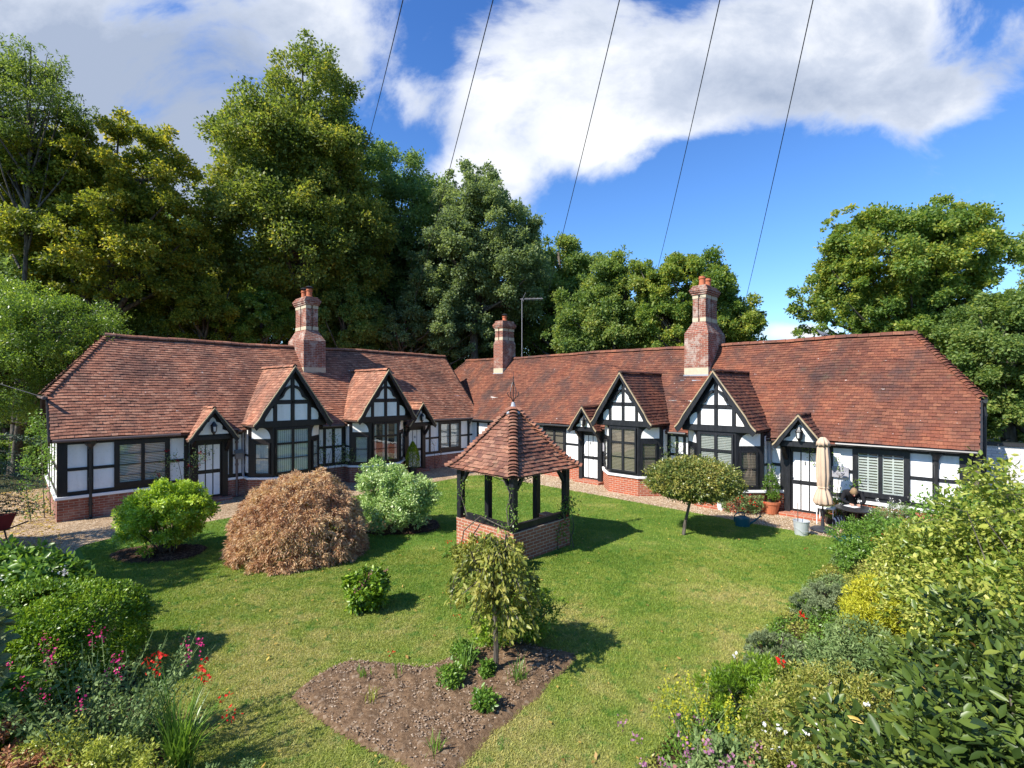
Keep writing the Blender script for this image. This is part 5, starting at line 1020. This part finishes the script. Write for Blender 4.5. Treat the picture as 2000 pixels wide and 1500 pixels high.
# watering cans
M['can_blue'] = simple('can_blue', (.012, .10, .12), .35, .1, 5, .5)
def watering_can(label, c, rz, s=1.0):
    o = thing('watering_can', label, 'watering can', c, rz); b = MB(); b.lathe([(.13, 0), (.14, .01), (.15, .2), (.145, .23), (.06, .27), (.055, .25)], (0, 0, 0), 18, sx=1.25); b.build('body', 'can_blue', o)
    k = MB(); k.tube([(.15, 0, .06), (.27, 0, .14), (.42, 0, .27)], [.035, .024, .018], 10); k.tube([(.41, 0, .265), (.45, 0, .30)], [.02, .045], 10); k.build('spout', 'can_blue', o)
    h_ = MB(); h_.tube([(.08, 0, .23), (.03, 0, .34), (-.1, 0, .35), (-.2, 0, .26), (-.19, 0, .1)], .016, 8); h_.build('handle', 'can_blue', o); o.scale = (s, s, s)
g = ground_at(1450, 1028); watering_can('dark blue-green watering can at the edge of the gravel', (g.x, g.y, .01), R(-15), 1.05)
g = ground_at(1652, 1066); watering_can('second watering can half hidden under the border roses', (g.x+.1, g.y, .01), R(160), 1.0)
# metal bucket with a cane
g = ground_at(1565, 1045); o = thing('bucket', 'galvanised grey bucket on the gravel edge', 'bucket', (g.x, g.y, .0)); M['zinc'] = simple('zinc', (.50, .52, .53), .45, .12, 6, .5, .3)
m = MB(); m.lathe([(.145, 0), (.15, .01), (.19, .36), (.2, .365), (.2, .38), (.18, .38), (.14, .05), (.01, .05)], (0, 0, 0), 24); m.build('body', 'zinc', o); m = MB(); m.tube([(-.19, 0, .34), (-.2, -.03, .22), (-.1, -.2, .14), (.1, -.2, .14), (.2, -.03, .22), (.19, 0, .34)], .006, 6, False); m.build('handle', 'zinc', o)
m = MB(); m.tube([(-.09, 0, .05), (-.08, .02, .85)], .009, 6); ob = m.build('garden_cane', 'tree_bark', None, (g.x, g.y, .0)); tag(ob, 'thin dark cane standing in the grey bucket', 'cane')
# parasol, closed
g = ground_at(1607, 1036); M['parasol_cloth'] = simple('parasol_cloth', (.52, .38, .27), .85, .12, 5, .1); M['parasol_base'] = simple('parasol_base', (.03, .033, .04), .55, .2, 5)
o = thing('parasol', 'closed beige parasol on a round black base in front of the door', 'parasol', (g.x, g.y, 0)); m = MB(); m.lathe([(.29, 0), (.30, .03), (.25, .07), (.08, .10), (.045, .12), (.04, .3), (.03, .31)], (0, 0, 0), 24); m.build('base', 'parasol_base', o)
MB().tube([(0, 0, .1), (0, 0, 2.52)], .02, 10).build('pole', 'black_metal', o)
fold = lambda t, z: 1+.16*math.cos(8*t+z*1.5)+.06*math.cos(3*t+1)
m = MB(); m.lathe([(.07, .70), (.16, .68), (.215, .76), (.19, .90), (.14, 1.06), (.10, 1.15), (.13, 1.22), (.155, 1.5), (.15, 1.9), (.125, 2.22), (.11, 2.28), (.15, 2.27), (.135, 2.38), (.06, 2.5), (.01, 2.515)], (0, 0, 0), 48, fun=fold); m.build('canopy', 'parasol_cloth', o, smooth=True)
m = MB(); m.lathe([(.118, 1.14), (.128, 1.16), (.118, 1.19)], (0, 0, 0), 32, fun=fold); m.build('tie_strap', 'parasol_cloth', o)
# white side table, black table, bench, person, bag
def table(name, label, c, rz, w, d, h, th, mat, legs=True, rnd=False):
    o = thing(name, label, 'table', c, rz); m = MB()
    if rnd: m.lathe([(w/2-.02, h-th), (w/2, h-th*.6), (w/2, h-.005), (w/2-.02, h)], (0, 0, 0), 32)
    else: m.plan([(x*w/2, y*d/2) for x, y in ((-1, -.85), (-.9, -1), (.9, -1), (1, -.85), (1, .85), (.9, 1), (-.9, 1), (-1, .85))], h-th, h)
    m.build('tabletop', mat, o)
    for sx in (-1, 1):
        for sy in (-1, 1):
            q = (.62 if rnd else .9); MB().tube([(sx*(w/2)*q*.9, sy*(d/2)*q, 0), (sx*(w/2)*q*(.4 if rnd else .9), sy*(d/2)*q*(.4 if rnd else 1), h-th)], .014, 6).build('leg', mat, o)
    return o
c = at(1614, 990, 13.75); table('side_table', 'small white plastic table behind the parasol pole', (c.x, c.y, 0), RRZ, .48, .4, .5, .04, 'white_sill')
tc_ = Vector((8.98, 12.75, 0)); table('garden_table', 'round black garden table where the person sits', tuple(tc_), 0, .95, .95, .70, .035, 'black_metal', rnd=True)
paper = MB(); paper.box(-.11, .11, -.15, .15, 0, .006); ob = paper.build('sheet_of_paper', 'white_sill', None, (8.98, 12.9, .702), R(20)); tag(ob, 'white sheet of paper on the black table', 'paper')
def chair(label, c, rz):
    o = thing('garden_chair', label, 'chair', c, rz); MB().box(-.23, .23, -.22, .22, .42, .45).build('seat', 'black_metal', o)
    for sx in (-1, 1):
        for sy in (-1, 1): MB().tube([(sx*.2, sy*.19, 0), (sx*.2, sy*.19, .42)], .013, 6).build('leg', 'black_metal', o)
    b = MB(); b.tube([(-.2, .21, .45), (-.2, .27, .88), (.2, .27, .88), (.2, .21, .45)], .014, 6)
    for k in range(4): x = -.12+.08*k; b.tube([(x, .21, .45), (x, .265, .87)], .007, 5)
    b.build('backrest', 'black_metal', o)
pc = Vector((9.32, 13.42, 0)); pa = math.atan2(tc_.y-pc.y, tc_.x-pc.x)+PI/2   # seat faces -y of the chair, towards the table
chair('black garden chair under the seated person', (pc.x, pc.y, 0), pa)
chair('empty black garden chair right of the black table', (9.75, 12.6, 0), R(-75))
island('cloth_black', [(.012, .012, .014), (.02, .02, .024)], .9); M['skin'] = simple('skin', (.50, .28, .20), .5, .08, 9, .3); M['hair'] = simple('hair', (.26, .17, .09), .6, .4, 30, .3)
def skinned(name, verts, edges, radii, mat, parent, root=0, sub=2):
    me = bpy.data.meshes.new(name); me.from_pydata(verts, edges, []); me.materials.append(M[mat]); o = bpy.data.objects.new(name, me); COL.objects.link(o); o.parent = parent
    sk_ = o.modifiers.new('skin', 'SKIN'); sk_.use_smooth_shade = True; me.skin_vertices[0].data[root].use_root = True
    for i, r in enumerate(radii):
        rr = r if isinstance(r, tuple) else (r, r); me.skin_vertices[0].data[i].radius = rr
        me.skin_vertices[0].data[i].use_root = (i == root)
    sb = o.modifiers.new('sub', 'SUBSURF'); sb.levels = sub; sb.render_levels = sub; return o
def person():
    """seated, bent forward over the table, head bowed; local -y points at the table"""
    o = thing('person', 'person in black bent over the black table writing', 'person', (pc.x, pc.y, 0), pa)
    V = [(0, .02, .52), (0, .0, .70), (0, -.12, .90), (0, -.24, 1.02), (0, -.31, 1.05), (0, -.37, 1.07),                                   # pelvis, waist, chest, upper chest, neck, head base
         (.17, -.22, 1.0), (.25, -.34, .80), (.12, -.50, .745), (-.17, -.22, 1.0), (-.26, -.32, .80), (-.10, -.48, .745),                  # shoulders, elbows, wrists
         (.1, -.02, .50), (.13, -.42, .50), (.12, -.40, .10), (.12, -.50, .04), (-.1, -.02, .50), (-.13, -.42, .50), (-.14, -.36, .10), (-.14, -.46, .04)]
    E = [(0, 1), (1, 2), (2, 3), (3, 4), (4, 5), (3, 6), (6, 7), (7, 8), (3, 9), (9, 10), (10, 11), (0, 12), (12, 13), (13, 14), (14, 15), (0, 16), (16, 17), (17, 18), (18, 19)]
    Rd = [(.15, .12), (.14, .11), (.16, .12), (.13, .10), .055, .05, .075, .05, .035, .075, .05, .035, .09, .065, .045, .035, .09, .065, .045, .035]
    body = skinned('body', V, E, Rd, 'cloth_black', o)
    hd = MB(); c = Vector((0, -.44, 1.05)); fwd = Vector((0, -.75, -.66)); upv = Vector((0, -.66, .75)); sd_ = Vector((1, 0, 0)); rings = 12; base = len(hd.v)
    for i in range(rings+1):
        th = PI*i/rings; 
        for j in range(16):
            ph = 2*PI*j/16; x, y, z = .074*math.sin(th)*math.cos(ph), .092*math.sin(th)*math.sin(ph), .115*math.cos(th)
            if z < 0 and y > 0: y *= 1-.15*(-z/.115); x *= 1-.25*(-z/.115)
            hd.v.append(tuple(c+sd_*x+fwd*y+upv*z))
    for i in range(rings):
        for j in range(16): hd.f.append((i*16+j, i*16+(j+1) % 16, (i+1)*16+(j+1) % 16, (i+1)*16+j))
    q = lambda x, y, z: c+sd_*x+fwd*y+upv*z
    hd.tube([q(0, .088, .02), q(0, .112, -.012), q(0, .094, -.03)], [.008, .014, .01], 6)
    for s in (1, -1): hd.tube([q(s*.073, 0, .02), q(s*.084, -.01, -.005), q(s*.074, 0, -.03)], [.01, .014, .008], 6)
    hd.build('head', 'skin', o, smooth=True)
    for s in (1, -1): MB().tube([q(s*.03, .082, .012), q(s*.03, .092, .01)], [.009, .006], 8).build('eye', 'cloth_black', o)
    MB().tube([q(-.022, .088, -.052), q(0, .094, -.054), q(.022, .088, -.052)], .004, 6).build('mouth', 'petal_rose', o)
    hr = MB(); b0 = 0
    for i in range(9):
        th = PI*.62*i/8
        for j in range(20):
            ph = 2*PI*j/20; k = 1.16+.05*math.sin(ph*5+i); y = .092*math.sin(th)*math.sin(ph)
            lim = 1.0 if math.sin(ph) < .35 else .72; t2 = th*lim; hr.v.append(tuple(q(.074*k*math.sin(t2)*math.cos(ph), .092*k*math.sin(t2)*math.sin(ph)-.006, .115*k*math.cos(t2))))
    for i in range(8):
        for j in range(20): hr.f.append((i*20+j, i*20+(j+1) % 20, (i+1)*20+(j+1) % 20, (i+1)*20+j))
    hr.build('hair', 'hair', o, smooth=True)
    for s, w_ in ((1, (.12, -.50, .745)), (-1, (-.10, -.48, .745))):
        w0 = Vector(w_); d = Vector((-s*.35, -.93, -.12)).normalized(); a = Vector((d.y, -d.x, 0))*s; V = [w0, w0+d*.045, w0+d*.085]; E = [(0, 1), (1, 2)]; Rr = [.024, (.036, .014), (.036, .013)]
        for k in range(4):
            b = w0+d*.085+a*(.027-.018*k); l = (.062, .07, .066, .05)[k]; i = len(V); V += [b, b+d*l*.5+Vector((0, 0, .006)), b+d*l+Vector((0, 0, -.012))]; E += [(2, i), (i, i+1), (i+1, i+2)]; Rr += [.009, .008, .007]
        b = w0+d*.03+a*.03; i = len(V); V += [b+a*.012, b+a*.03+d*.03, b+a*.03+d*.055]; E += [(1, i), (i, i+1), (i+1, i+2)]; Rr += [.011, .009, .008]
        skinned('hand', [tuple(v) for v in V], E, Rr, 'skin', o, 0, 1)
person()
M['stripe'] = None
m_, nt, out = newmat('stripe'); wv = N(nt, 'ShaderNodeTexWave', i_Scale=5.0, i_Distortion=1.5); L(nt, coord(nt), wv.inputs[0]); principled(nt, out, ramp(nt, wv.outputs[1], [(.45, (.75, .75, .73)), (.5, (.02, .02, .04))]), .8); M['stripe'] = m_
g = ground_at(1643, 1030); m = MB(); m.lathe([(.15, 0), (.2, .06), (.19, .2), (.13, .3), (.11, .29)], (0, 0, 0), 16, sx=1.2, sy=.7); ob = thing('bag', 'black and white striped bag on the gravel by the table', 'bag', (g.x, g.y, 0)); m.build('body', 'stripe', ob); MB().tube([(-.1, 0, .28), (-.06, 0, .42), (.06, 0, .42), (.1, 0, .28)], .01, 6, False).build('handle', 'cloth_black', ob)
M['barrow_red'] = simple('barrow_red', (.22, .02, .02), .6, .3); M['red_plastic'] = simple('red_plastic', (.6, .02, .03), .4, .08); g = ground_at(1626, 1025); ob = thing('watering_box', 'black crate with a red side beneath the white table', 'crate', (g.x+.05, g.y+.1, 0), R(-25)); ob.name = 'crate'
m = MB(); 
for q in ((-.16, .1, -.12, -.10), (-.16, .1, .10, .12), (-.16, -.14, -.0999, .0999)): m.box(*q, 0, .24)
m.box(-.1399, .1, -.0999, .0999, 0, .02); m.build('body', 'pot_dark', ob); MB().box(.1005, .13, -.12, .12, 0, .25).build('side', 'red_plastic', ob)
c = at(1632, 1000, 13.6); shrub('potted_fern', 'bright green feathery plant behind the white table', 'plant', (c.x+.1, c.y+.1, 0), [(0, 0, .42, .32, .25, .32)], 1500, .05, 'leaf_fresh', .3, 80, .3, stems=10)
# wall things
M['basket'] = simple('basket', (.20, .17, .15), .8, .3, 20)
p = LW(4.66, -.16, 1.35); ob = thing('letter_box', 'small grey wooden box with a pitched lid on the wall right of the rose door', 'letter box', tuple(p), LRZ); MB().box(-.12, .12, -.10, .05, 0, .2).build('box', 'basket', ob); m = MB(); m.yz([(-.13, .201), (.05, .201), (.05, .31), (.02, .32)], -.14, .14); m.build('lid', 'basket', ob)
p = RW(13.1, -.06, 1.32); ob = thing('wall_plaque', 'square grey relief plaque beside the small far porch', 'plaque', tuple(p), RRZ); MB().box(-.13, .13, -.03, .03, 0, .34).build('slab', 'grey_pipe', ob); m = MB(); m.lathe([(.05, 0), (.09, .1), (.04, .24)], (0, -.04, .05), 10, sy=.3); m.build('relief', 'grey_pipe', ob)
p = RW(20.98, -.06, 1.28); ob = thing('wall_plaque', 'grey flower-relief plaque on the white wall behind the rose by the shuttered window', 'plaque', tuple(p), RRZ); MB().box(-.2, .2, -.03, .03, 0, .3).build('slab', 'grey_pipe', ob); m = MB(); m.lathe([(.05, 0), (.11, .08), (.05, .2)], (0, -.04, .05), 10, sy=.3); m.build('relief', 'grey_pipe', ob)
# aerial
a0 = RW(5.75, 2.9, 5.3); ob = thing('tv_aerial', 'thin pole with a toothed aerial above the roof beside the small chimney', 'aerial', tuple(a0), 0); MB().tube([(0, 0, 0), (0, 0, 3.45)], .015, 8).build('pole', 'grey_pipe', ob)
m = MB(); d = Vector((1, -.15, .0)).normalized(); s_ = Vector((-.15, -1, 0)).normalized(); m.tube([Vector((-.1, 0, 3.42)), Vector((0, 0, 3.42))+d*1.15], .012, 6)
for k in range(13): c = Vector((0, 0, 3.42))+d*(.18+.075*k); m.tube([c-s_*.03-Vector((0, 0, .07)), c+s_*.03+Vector((0, 0, .07))], .007, 5)
for k in (-1, 1): m.bar(Vector((.03, 0, 3.42)), Vector((.2 if k > 0 else .1, 0, 3.42+k*(.35 if k > 0 else .12))), .16, .010)
m.build('antenna', 'grey_pipe', ob)
# pigeon on the ridge
p = RW(0, 2.8, 0); px_ = 1607; qq = (px_-HX)/F; t_ = ((RO[0]+.698*2.8)-qq*(RO[1]+.716*2.8))/(-.716-.698*qq); p = RW(t_, 2.8, 5.57); ob = thing('pigeon', 'grey bird perched on the ridge of the sunny range', 'bird', tuple(p), R(160)); M['feather'] = simple('feather', (.13, .14, .17), .7, .3, 20)
skinned('body', [(0, 0, .13), (.09, 0, .17), (.13, 0, .23), (.15, 0, .26), (.19, 0, .255), (-.1, 0, .09), (-.2, 0, .05), (.0, .03, .06), (.01, .03, .01), (.0, -.03, .06), (.01, -.03, .01)], [(0, 1), (1, 2), (2, 3), (3, 4), (0, 5), (5, 6), (0, 7), (7, 8), (0, 9), (9, 10)], [(.065, .07), .055, .033, .03, .008, (.04, .03), (.035, .01), .014, .008, .014, .008], 'feather', ob)
# ---------------------------------------------------------------- overhead cables
M['cable'] = simple('cable', (.015, .015, .018), .6, .1)
labs = ['leftmost', 'second from left', 'middle', 'second from right', 'rightmost']
for i, ((xa, ya), (xb, yb), Yb) in enumerate((((787, 0), (700, 335), 40), ((963, 0), (780, 690), 46), ((1210, 0), (1040, 680), 46), ((1406, 0), (1262, 610), 42), ((1588, 0), (1430, 690), 44))):
    A, Bq = at(xa, ya, 12), at(xb, yb, Yb); d = A-Bq; E2 = A+d.normalized()*14+Vector((0, 0, 3)); pts = []
    for k in range(25):
        t = k/24; q = Bq.lerp(A, t); q.z -= 4*t*(1-t)*.35; pts.append(q)
    pts.append(E2); m = MB(); m.tube(pts, .013, 6); ob = m.build('overhead_cable', 'cable'); tag(ob, 'thin black overhead cable, %s of the five crossing the sky' % labs[i], 'cable', 'overhead cables')
p = LW(-.25, 1.2, 3.55); m = MB(); m.tube([p, p+Vector((-3, 1.2, .55)), p+Vector((-7, 2.8, 2.0))], .014, 6); ob = m.build('service_cable', 'cable'); tag(ob, 'black cable running off left from the gable of the shaded range', 'cable')
# ---------------------------------------------------------------- left rear: fence, hedge, barrow
M['fence_wood'] = simple('fence_wood', (.13, .075, .05), .85, .35, 8)
fo = thing('wooden_fence', 'brown board fence at the back of the gravel on the left', 'fence', (-24.5, 23.6, 0), R(4))
MB().box(0, 9.0, 0, .03, .05, 1.75).build('boards', 'fence_wood', fo)
for k in range(6): MB().box(k*1.75, k*1.75+.12, -.12, -.002, 0, 1.9).build('post', 'fence_wood', fo)
for px, h_, lab, i in ((70, 1.9, 'dark green clipped shrub before the board fence nearest the gable', 0), (5, 1.7, 'loose dark shrub before the board fence at the left edge', 1)):
    shrub('laurel_shrub', lab, 'shrub', gp(px, 22.3), [(0, 0, h_*.5, 1.0, .6, h_*.5)], 6500, .11, 'leaf_mid', .5, 18, .25, stems=10)
o = thing('conifer_bough', 'low conifer with sweeping dark boughs at the left edge', 'conifer', (-13.15, 11.9, 0)); m = MB(); LP = []; m.tube([(0, 0, 0), (0, 0, 1.6), (.1, 0, 3)], [.08, .06, .02], 8)
for k in range(22):
    z = .7+k*.09; a = RNG.uniform(-.9, .9); l = RNG.uniform(.9, 1.5); P3 = [Vector((0, 0, z)), Vector((math.cos(a)*l*.5, math.sin(a)*l*.5, z+.05)), Vector((math.cos(a)*l, math.sin(a)*l, z-.12))]; m.tube(P3, [.02, .012, .004], 5, False)
    for _ in range(260): t = RNG.random(); q = P3[0].lerp(P3[1], t*2) if t < .5 else P3[1].lerp(P3[2], t*2-1); LP.append(np.array(q)+RNG.normal(0, 1, 3)*np.array([.05, .09, .025]))
m.build('trunk', 'tree_bark', o); leafcloud('foliage', np.array(LP), sphere_dirs(len(LP)), .07, .25, 'leaf_conifer', o, 0)
o = thing('wheelbarrow', 'red and black wheelbarrow propped at the left edge under the dark boughs', 'wheelbarrow', (-12.95, 11.9, 0), R(80)); m = MB(); m.prism([(-.3, -.45, .35), (.3, -.45, .35), (.22, .3, .25), (-.22, .3, .25)], [(-.38, -.55, .72), (.38, -.55, .72), (.3, .5, .65), (-.3, .5, .65)]); m.build('tray', 'barrow_red', o)
m = MB(); m.tube([(0, .62, .18), (.0, .62, .181)], .01, 4); m = MB(); m.tube([(-.04, .6, .19), (.04, .6, .19)], .19, 18); m.build('wheel', 'black_metal', o)
for s in (-1, 1): MB().tube([(s*.08, .6, .19), (s*.25, -.4, .32), (s*.3, -1.0, .55)], .018, 6).build('handle', 'black_metal', o); MB().tube([(s*.25, -.35, .32), (s*.27, -.42, 0)], .018, 6).build('leg', 'black_metal', o)
# ---------------------------------------------------------------- right border and hedge
def LB(dr, dl, z=0): p = W(dr, dl, z); return (p.x, p.y, z)
def hedge(name, label, cat, c, blobs, nleaf, ls, mat, **kw): return shrub(name, label, cat, c, blobs, nleaf, ls, mat, **kw)
M['leaf_moss'] = leafmat('leaf_moss', [(.06, .11, .015), (.16, .23, .03), (.32, .36, .06), (.54, .52, .13)], .35, .35, .4, patch=1.2)
hedge('cherry_laurel', 'big glossy dark green laurel filling the bottom right corner', 'hedge', LB(3.1, -.34), [(0, 0, 1.25, .98, .95, 1.22), (.75, .75, 1.35, .9, .9, 1.15), (.9, -.1, 1.3, .95, .9, 1.15), (-.25, -.55, 1.1, .6, .5, 1.0)], 34000, .078, 'leaf_laurel', per=22, rel=.2, asp=.42, fold=True, stems=26, sr=.02)
ob = COL.objects[-1]; o = ob.parent; vv = np.empty(len(ob.data.vertices)*3); ob.data.vertices.foreach_get('co', vv); kk = vv.reshape(-1, 3)[RNG.choice(len(vv)//3, 220)]; leafcloud('withered_leaves', kk, sphere_dirs(220, .2), .06, .4, 'litter', o, .4, fold=True)
hedge('mock_orange', 'large yellow-green leafy shrub rising behind the dark laurel', 'shrub', LB(7.0, -.5), [(-.9, -1.5, 1.25, .8, .8, 1.15), (0, 0, 1.5, 1.35, 1.3, 1.4), (-1.1, -1.0, 1.3, 1.0, .9, 1.2), (1.0, 1.0, 1.25, 1.2, 1.2, 1.15), (.9, -.4, 1.75, 1.2, 1.2, 1.35)], 52000, .062, 'leaf_moss', per=12, rel=.17, asp=.5, fold=True, stems=14, sr=.01)
hedge('philadelphus', 'airy yellow-green shrub at the far end of the hedge next to the rose bush', 'shrub', LB(9.7, .55), [(0, 0, .95, .85, .8, .85), (.6, .5, .8, .7, .6, .7)], 9000, .06, 'leaf_moss', per=20, rel=.2, asp=.5, fold=True, stems=14)
hedge('privet_hedge', 'mid-green rounded hedge beyond the yellow-green shrub', 'hedge', LB(11.4, -.3), [(0, 0, 1.0, 1.5, 1.4, 1.05), (1.2, 1.1, .95, 1.3, 1.2, .95), (.4, -.7, 1.2, 1.5, 1.3, 1.1)], 17000, .07, 'leaf_fresh', per=9, rel=.2, stems=14)
hedge('buddleia', 'twiggy shrub with brown seed heads at the right edge', 'shrub', LB(13.2, -2.4), [(0, 0, 2.0, 1.3, 1.2, 1.2), (-.3, -.6, 1.2, 1.1, .9, 1.1)], 9000, .08, 'leaf_rust', per=9, rel=.22, asp=.22, stems=70, sr=.02, droop=-.6)
# arching shoots over the yellow-green shrub
o = thing('arching_shoots', 'long arching shoots with pale leaves standing above the yellow-green shrub', 'shoots', LB(6.9, -.75)); m = MB(); LP = []
for k in range(30):
    a = RNG.uniform(0, 2*PI); r0 = RNG.uniform(.1, 1.0); b0 = Vector((math.cos(a)*r0, math.sin(a)*r0, 1.6)); b1 = b0+Vector((RNG.normal(0, .22), RNG.normal(0, .2), RNG.uniform(.8, 1.2))); b2 = b1+Vector((RNG.normal(0, .3), RNG.normal(0, .2), RNG.uniform(-.1, .18))); m.tube([b0*.6, b0, b1, b2], [.008, .007, .004, .002], 5, False)
    for _ in range(16): t = RNG.random(); LP.append(np.array(b0.lerp(b1, t*1.4) if t < .71 else b1.lerp(b2, (t-.71)/.29))+RNG.normal(0, .035, 3))
m.build('stem', 'tree_bark', o); leafcloud('foliage', np.array(LP), sphere_dirs(len(LP), .3), .075, .42, 'leaf_golden', o, 0, fold=True)
# low leafy ground cover that closes the border between the named plants
n = 60000; a_ = RNG.uniform(2.4, 14.2, n); b_ = RNG.uniform(.3, 2.55, n)-.12*vnoise(a_, a_*0, 3, 1.5); hz = .05+.22*vnoise(a_, b_, 9, 2.2)*(2.75-b_)/1.6; P = RX[None]*a_[:, None]+RY[None]*b_[:, None]; P = np.column_stack([P, hz*RNG.random(n)**.5+.02]); k_ = vnoise(a_, b_, 12, 1.4)
for lo, hi, mt in ((0, .42, 'leaf_sage'), (.42, .62, 'leaf_weep'), (.62, 1, 'leaf_fresh')):
    s_ = (k_ >= lo) & (k_ < hi); kind(leafcloud('ground_cover', P[s_], sphere_dirs(s_.sum(), .3), .045, .45, mt, None, .1), 'stuff')
n = 26000; a_ = RNG.uniform(-1.5, 1.25, n); b_ = RNG.uniform(5.0, 12.0, n); P = RX[None]*a_[:, None]+RY[None]*b_[:, None]; P = np.column_stack([P, .02+.14*RNG.random(n)]); kind(leafcloud('ground_cover', P, sphere_dirs(n, .3), .05, .45, 'leaf_sage', None, .1), 'stuff')
# border plants, far to near
G1 = lambda px, py, z=0: (lambda g: (g.x, g.y, z))(ground_at(px, py))
o = shrub('rose_bush', 'rose bush with red hips at the far end of the right border', 'bush', LB(12.6, 1.75), [(0, 0, .55, .75, .6, .5), (-.5, -.5, .4, .55, .5, .4), (.6, .3, .6, .5, .4, .5)], 7000, .06, 'leaf_fresh', .5, 30, .24, stems=20); flowers(o, [(RNG.normal(-.2, .45), -.35+RNG.normal(0, .25), RNG.uniform(.35, .95)) for _ in range(22)], .022, 'petal_rose', 8, .6, 'blossoms')
o = shrub('michaelmas_daisy', 'white-flowered tall plant beside the empty garden chair', 'plant', (9.5, 12.1, 0), [(0, 0, .55, .45, .35, .4)], 2200, .05, 'leaf_sage', .35, 60, .26, stems=16); flowers(o, [(RNG.normal(0, .3), RNG.normal(0, .25), RNG.uniform(.7, 1.05)) for _ in range(40)], .03, 'petal_white', 7, .7)
shrub('santolina', 'silvery low mound at the lawn edge beyond the golden bush', 'plant', LB(10.0, 2.0), [(0, 0, .17, .5, .3, .19), (-.5, -.4, .16, .4, .3, .17)], 4200, .045, 'leaf_silver', .3, 60, .22, stems=6)
shrub('lavender', 'silver-grey spiky mound on the lawn edge nearer than the golden bush', 'plant', LB(7.4, 2.1), [(0, 0, .18, .45, .32, .2), (-.4, -.4, .16, .35, .28, .17)], 4200, .05, 'leaf_silver', .22, 60, .22, stems=6, droop=-.8)
shrub('golden_spiraea', 'bright yellow feathery bush in the middle of the right border', 'bush', LB(8.7, 1.2), [(0, 0, .6, .38, .36, .42), (-.15, -.15, .4, .36, .3, .35)], 4200, .055, 'leaf_yellow', .3, 80, .26, stems=14, droop=-.4)
shrub('nepeta', 'dark green grassy mound at the lawn edge in the right foreground', 'plant', LB(5.9, 2.0), [(0, 0, .26, .55, .42, .28), (.4, .3, .25, .4, .35, .24)], 5200, .06, 'leaf_box', .2, 60, .24, stems=6, droop=-.6)
o = shrub('potentilla', 'loose olive bush scattered with white flowers in the right foreground', 'bush', LB(5.3, 1.2), [(0, 0, .45, .65, .55, .42), (.55, .45, .45, .55, .5, .4), (-.35, -.4, .35, .5, .45, .34)], 9000, .042, 'leaf_weep', .4, 50, .22, stems=20); flowers(o, [(RNG.normal(0, .5), RNG.normal(0, .45), RNG.uniform(.65, .92)) for _ in range(13)], .032, 'petal_white', 9, .5)
shrub('aster_plant', 'green and pink-tipped border plant behind the white-flowered bush', 'plant', LB(7.1, 1.15), [(0, 0, .4, .6, .5, .38), (.5, .5, .4, .5, .45, .36)], 5600, .055, 'leaf_sage', .35, 50, .24, stems=16)
shrub('phlox_plant', 'mixed green leafy plant between golden bush and rose bush', 'plant', LB(10.4, 1.1), [(0, 0, .45, .7, .6, .42), (.7, .7, .4, .6, .5, .4)], 6500, .055, 'leaf_weep', .35, 40, .24, stems=16)
shrub('alchemilla', 'low fresh green plant along the border foot below the laurel', 'plant', LB(4.3, .95), [(0, 0, .4, .5, .45, .36), (-.3, -.3, .5, .45, .4, .4)], 4200, .06, 'leaf_sage', .5, 50, .24, stems=12)
spires('goldenrod', 'yellow plume flowers leaning over the lawn edge', LB(4.9, 2.05), 40, .32, .5, 'leaf_fresh', 26, .05, 'leaf_yellow', 30, .028, flower_frac=.95, asp=.25)
o = shrub('sedum_plant', 'dusky pink flat flower heads along the bottom edge right of centre', 'plant', LB(4.0, 1.75), [(0, 0, .28, .42, .38, .24), (.45, .35, .3, .4, .36, .26)], 3000, .055, 'leaf_sage', .5, 70, .26, stems=14); flowers(o, [(RNG.normal(.2, .35), RNG.normal(.1, .3), RNG.uniform(.42, .6)) for _ in range(34)], .03, 'petal_mauve', 16, .8)
o = shrub('sedum_plant', 'brown-pink faded heads in front of the laurel at the bottom edge', 'plant', LB(3.55, .95), [(0, 0, .45, .5, .42, .36)], 3200, .055, 'leaf_sage', .5, 70, .26, stems=14); flowers(o, [(RNG.normal(0, .3), RNG.normal(0, .28), RNG.uniform(.72, .92)) for _ in range(34)], .028, 'petal_sedum', 16, .9)
for dr_0, dl_0, lab in ((6.35, 1.75, 'single red bloom above the dark green mound'), (7.9, 1.9, 'red bloom by the silver mound'),):
    c = LB(dr_0, dl_0); ob = thing('poppy', lab, 'flower', c); MB().tube([(0, 0, 0), (.02, 0, .3), (0, 0, .55)], [.005, .004, .003], 5).build('stem', 'leaf_fresh', ob); flowers(ob, [(0, 0, .56)], .045, 'petal_red', 16, .5, 'petals')
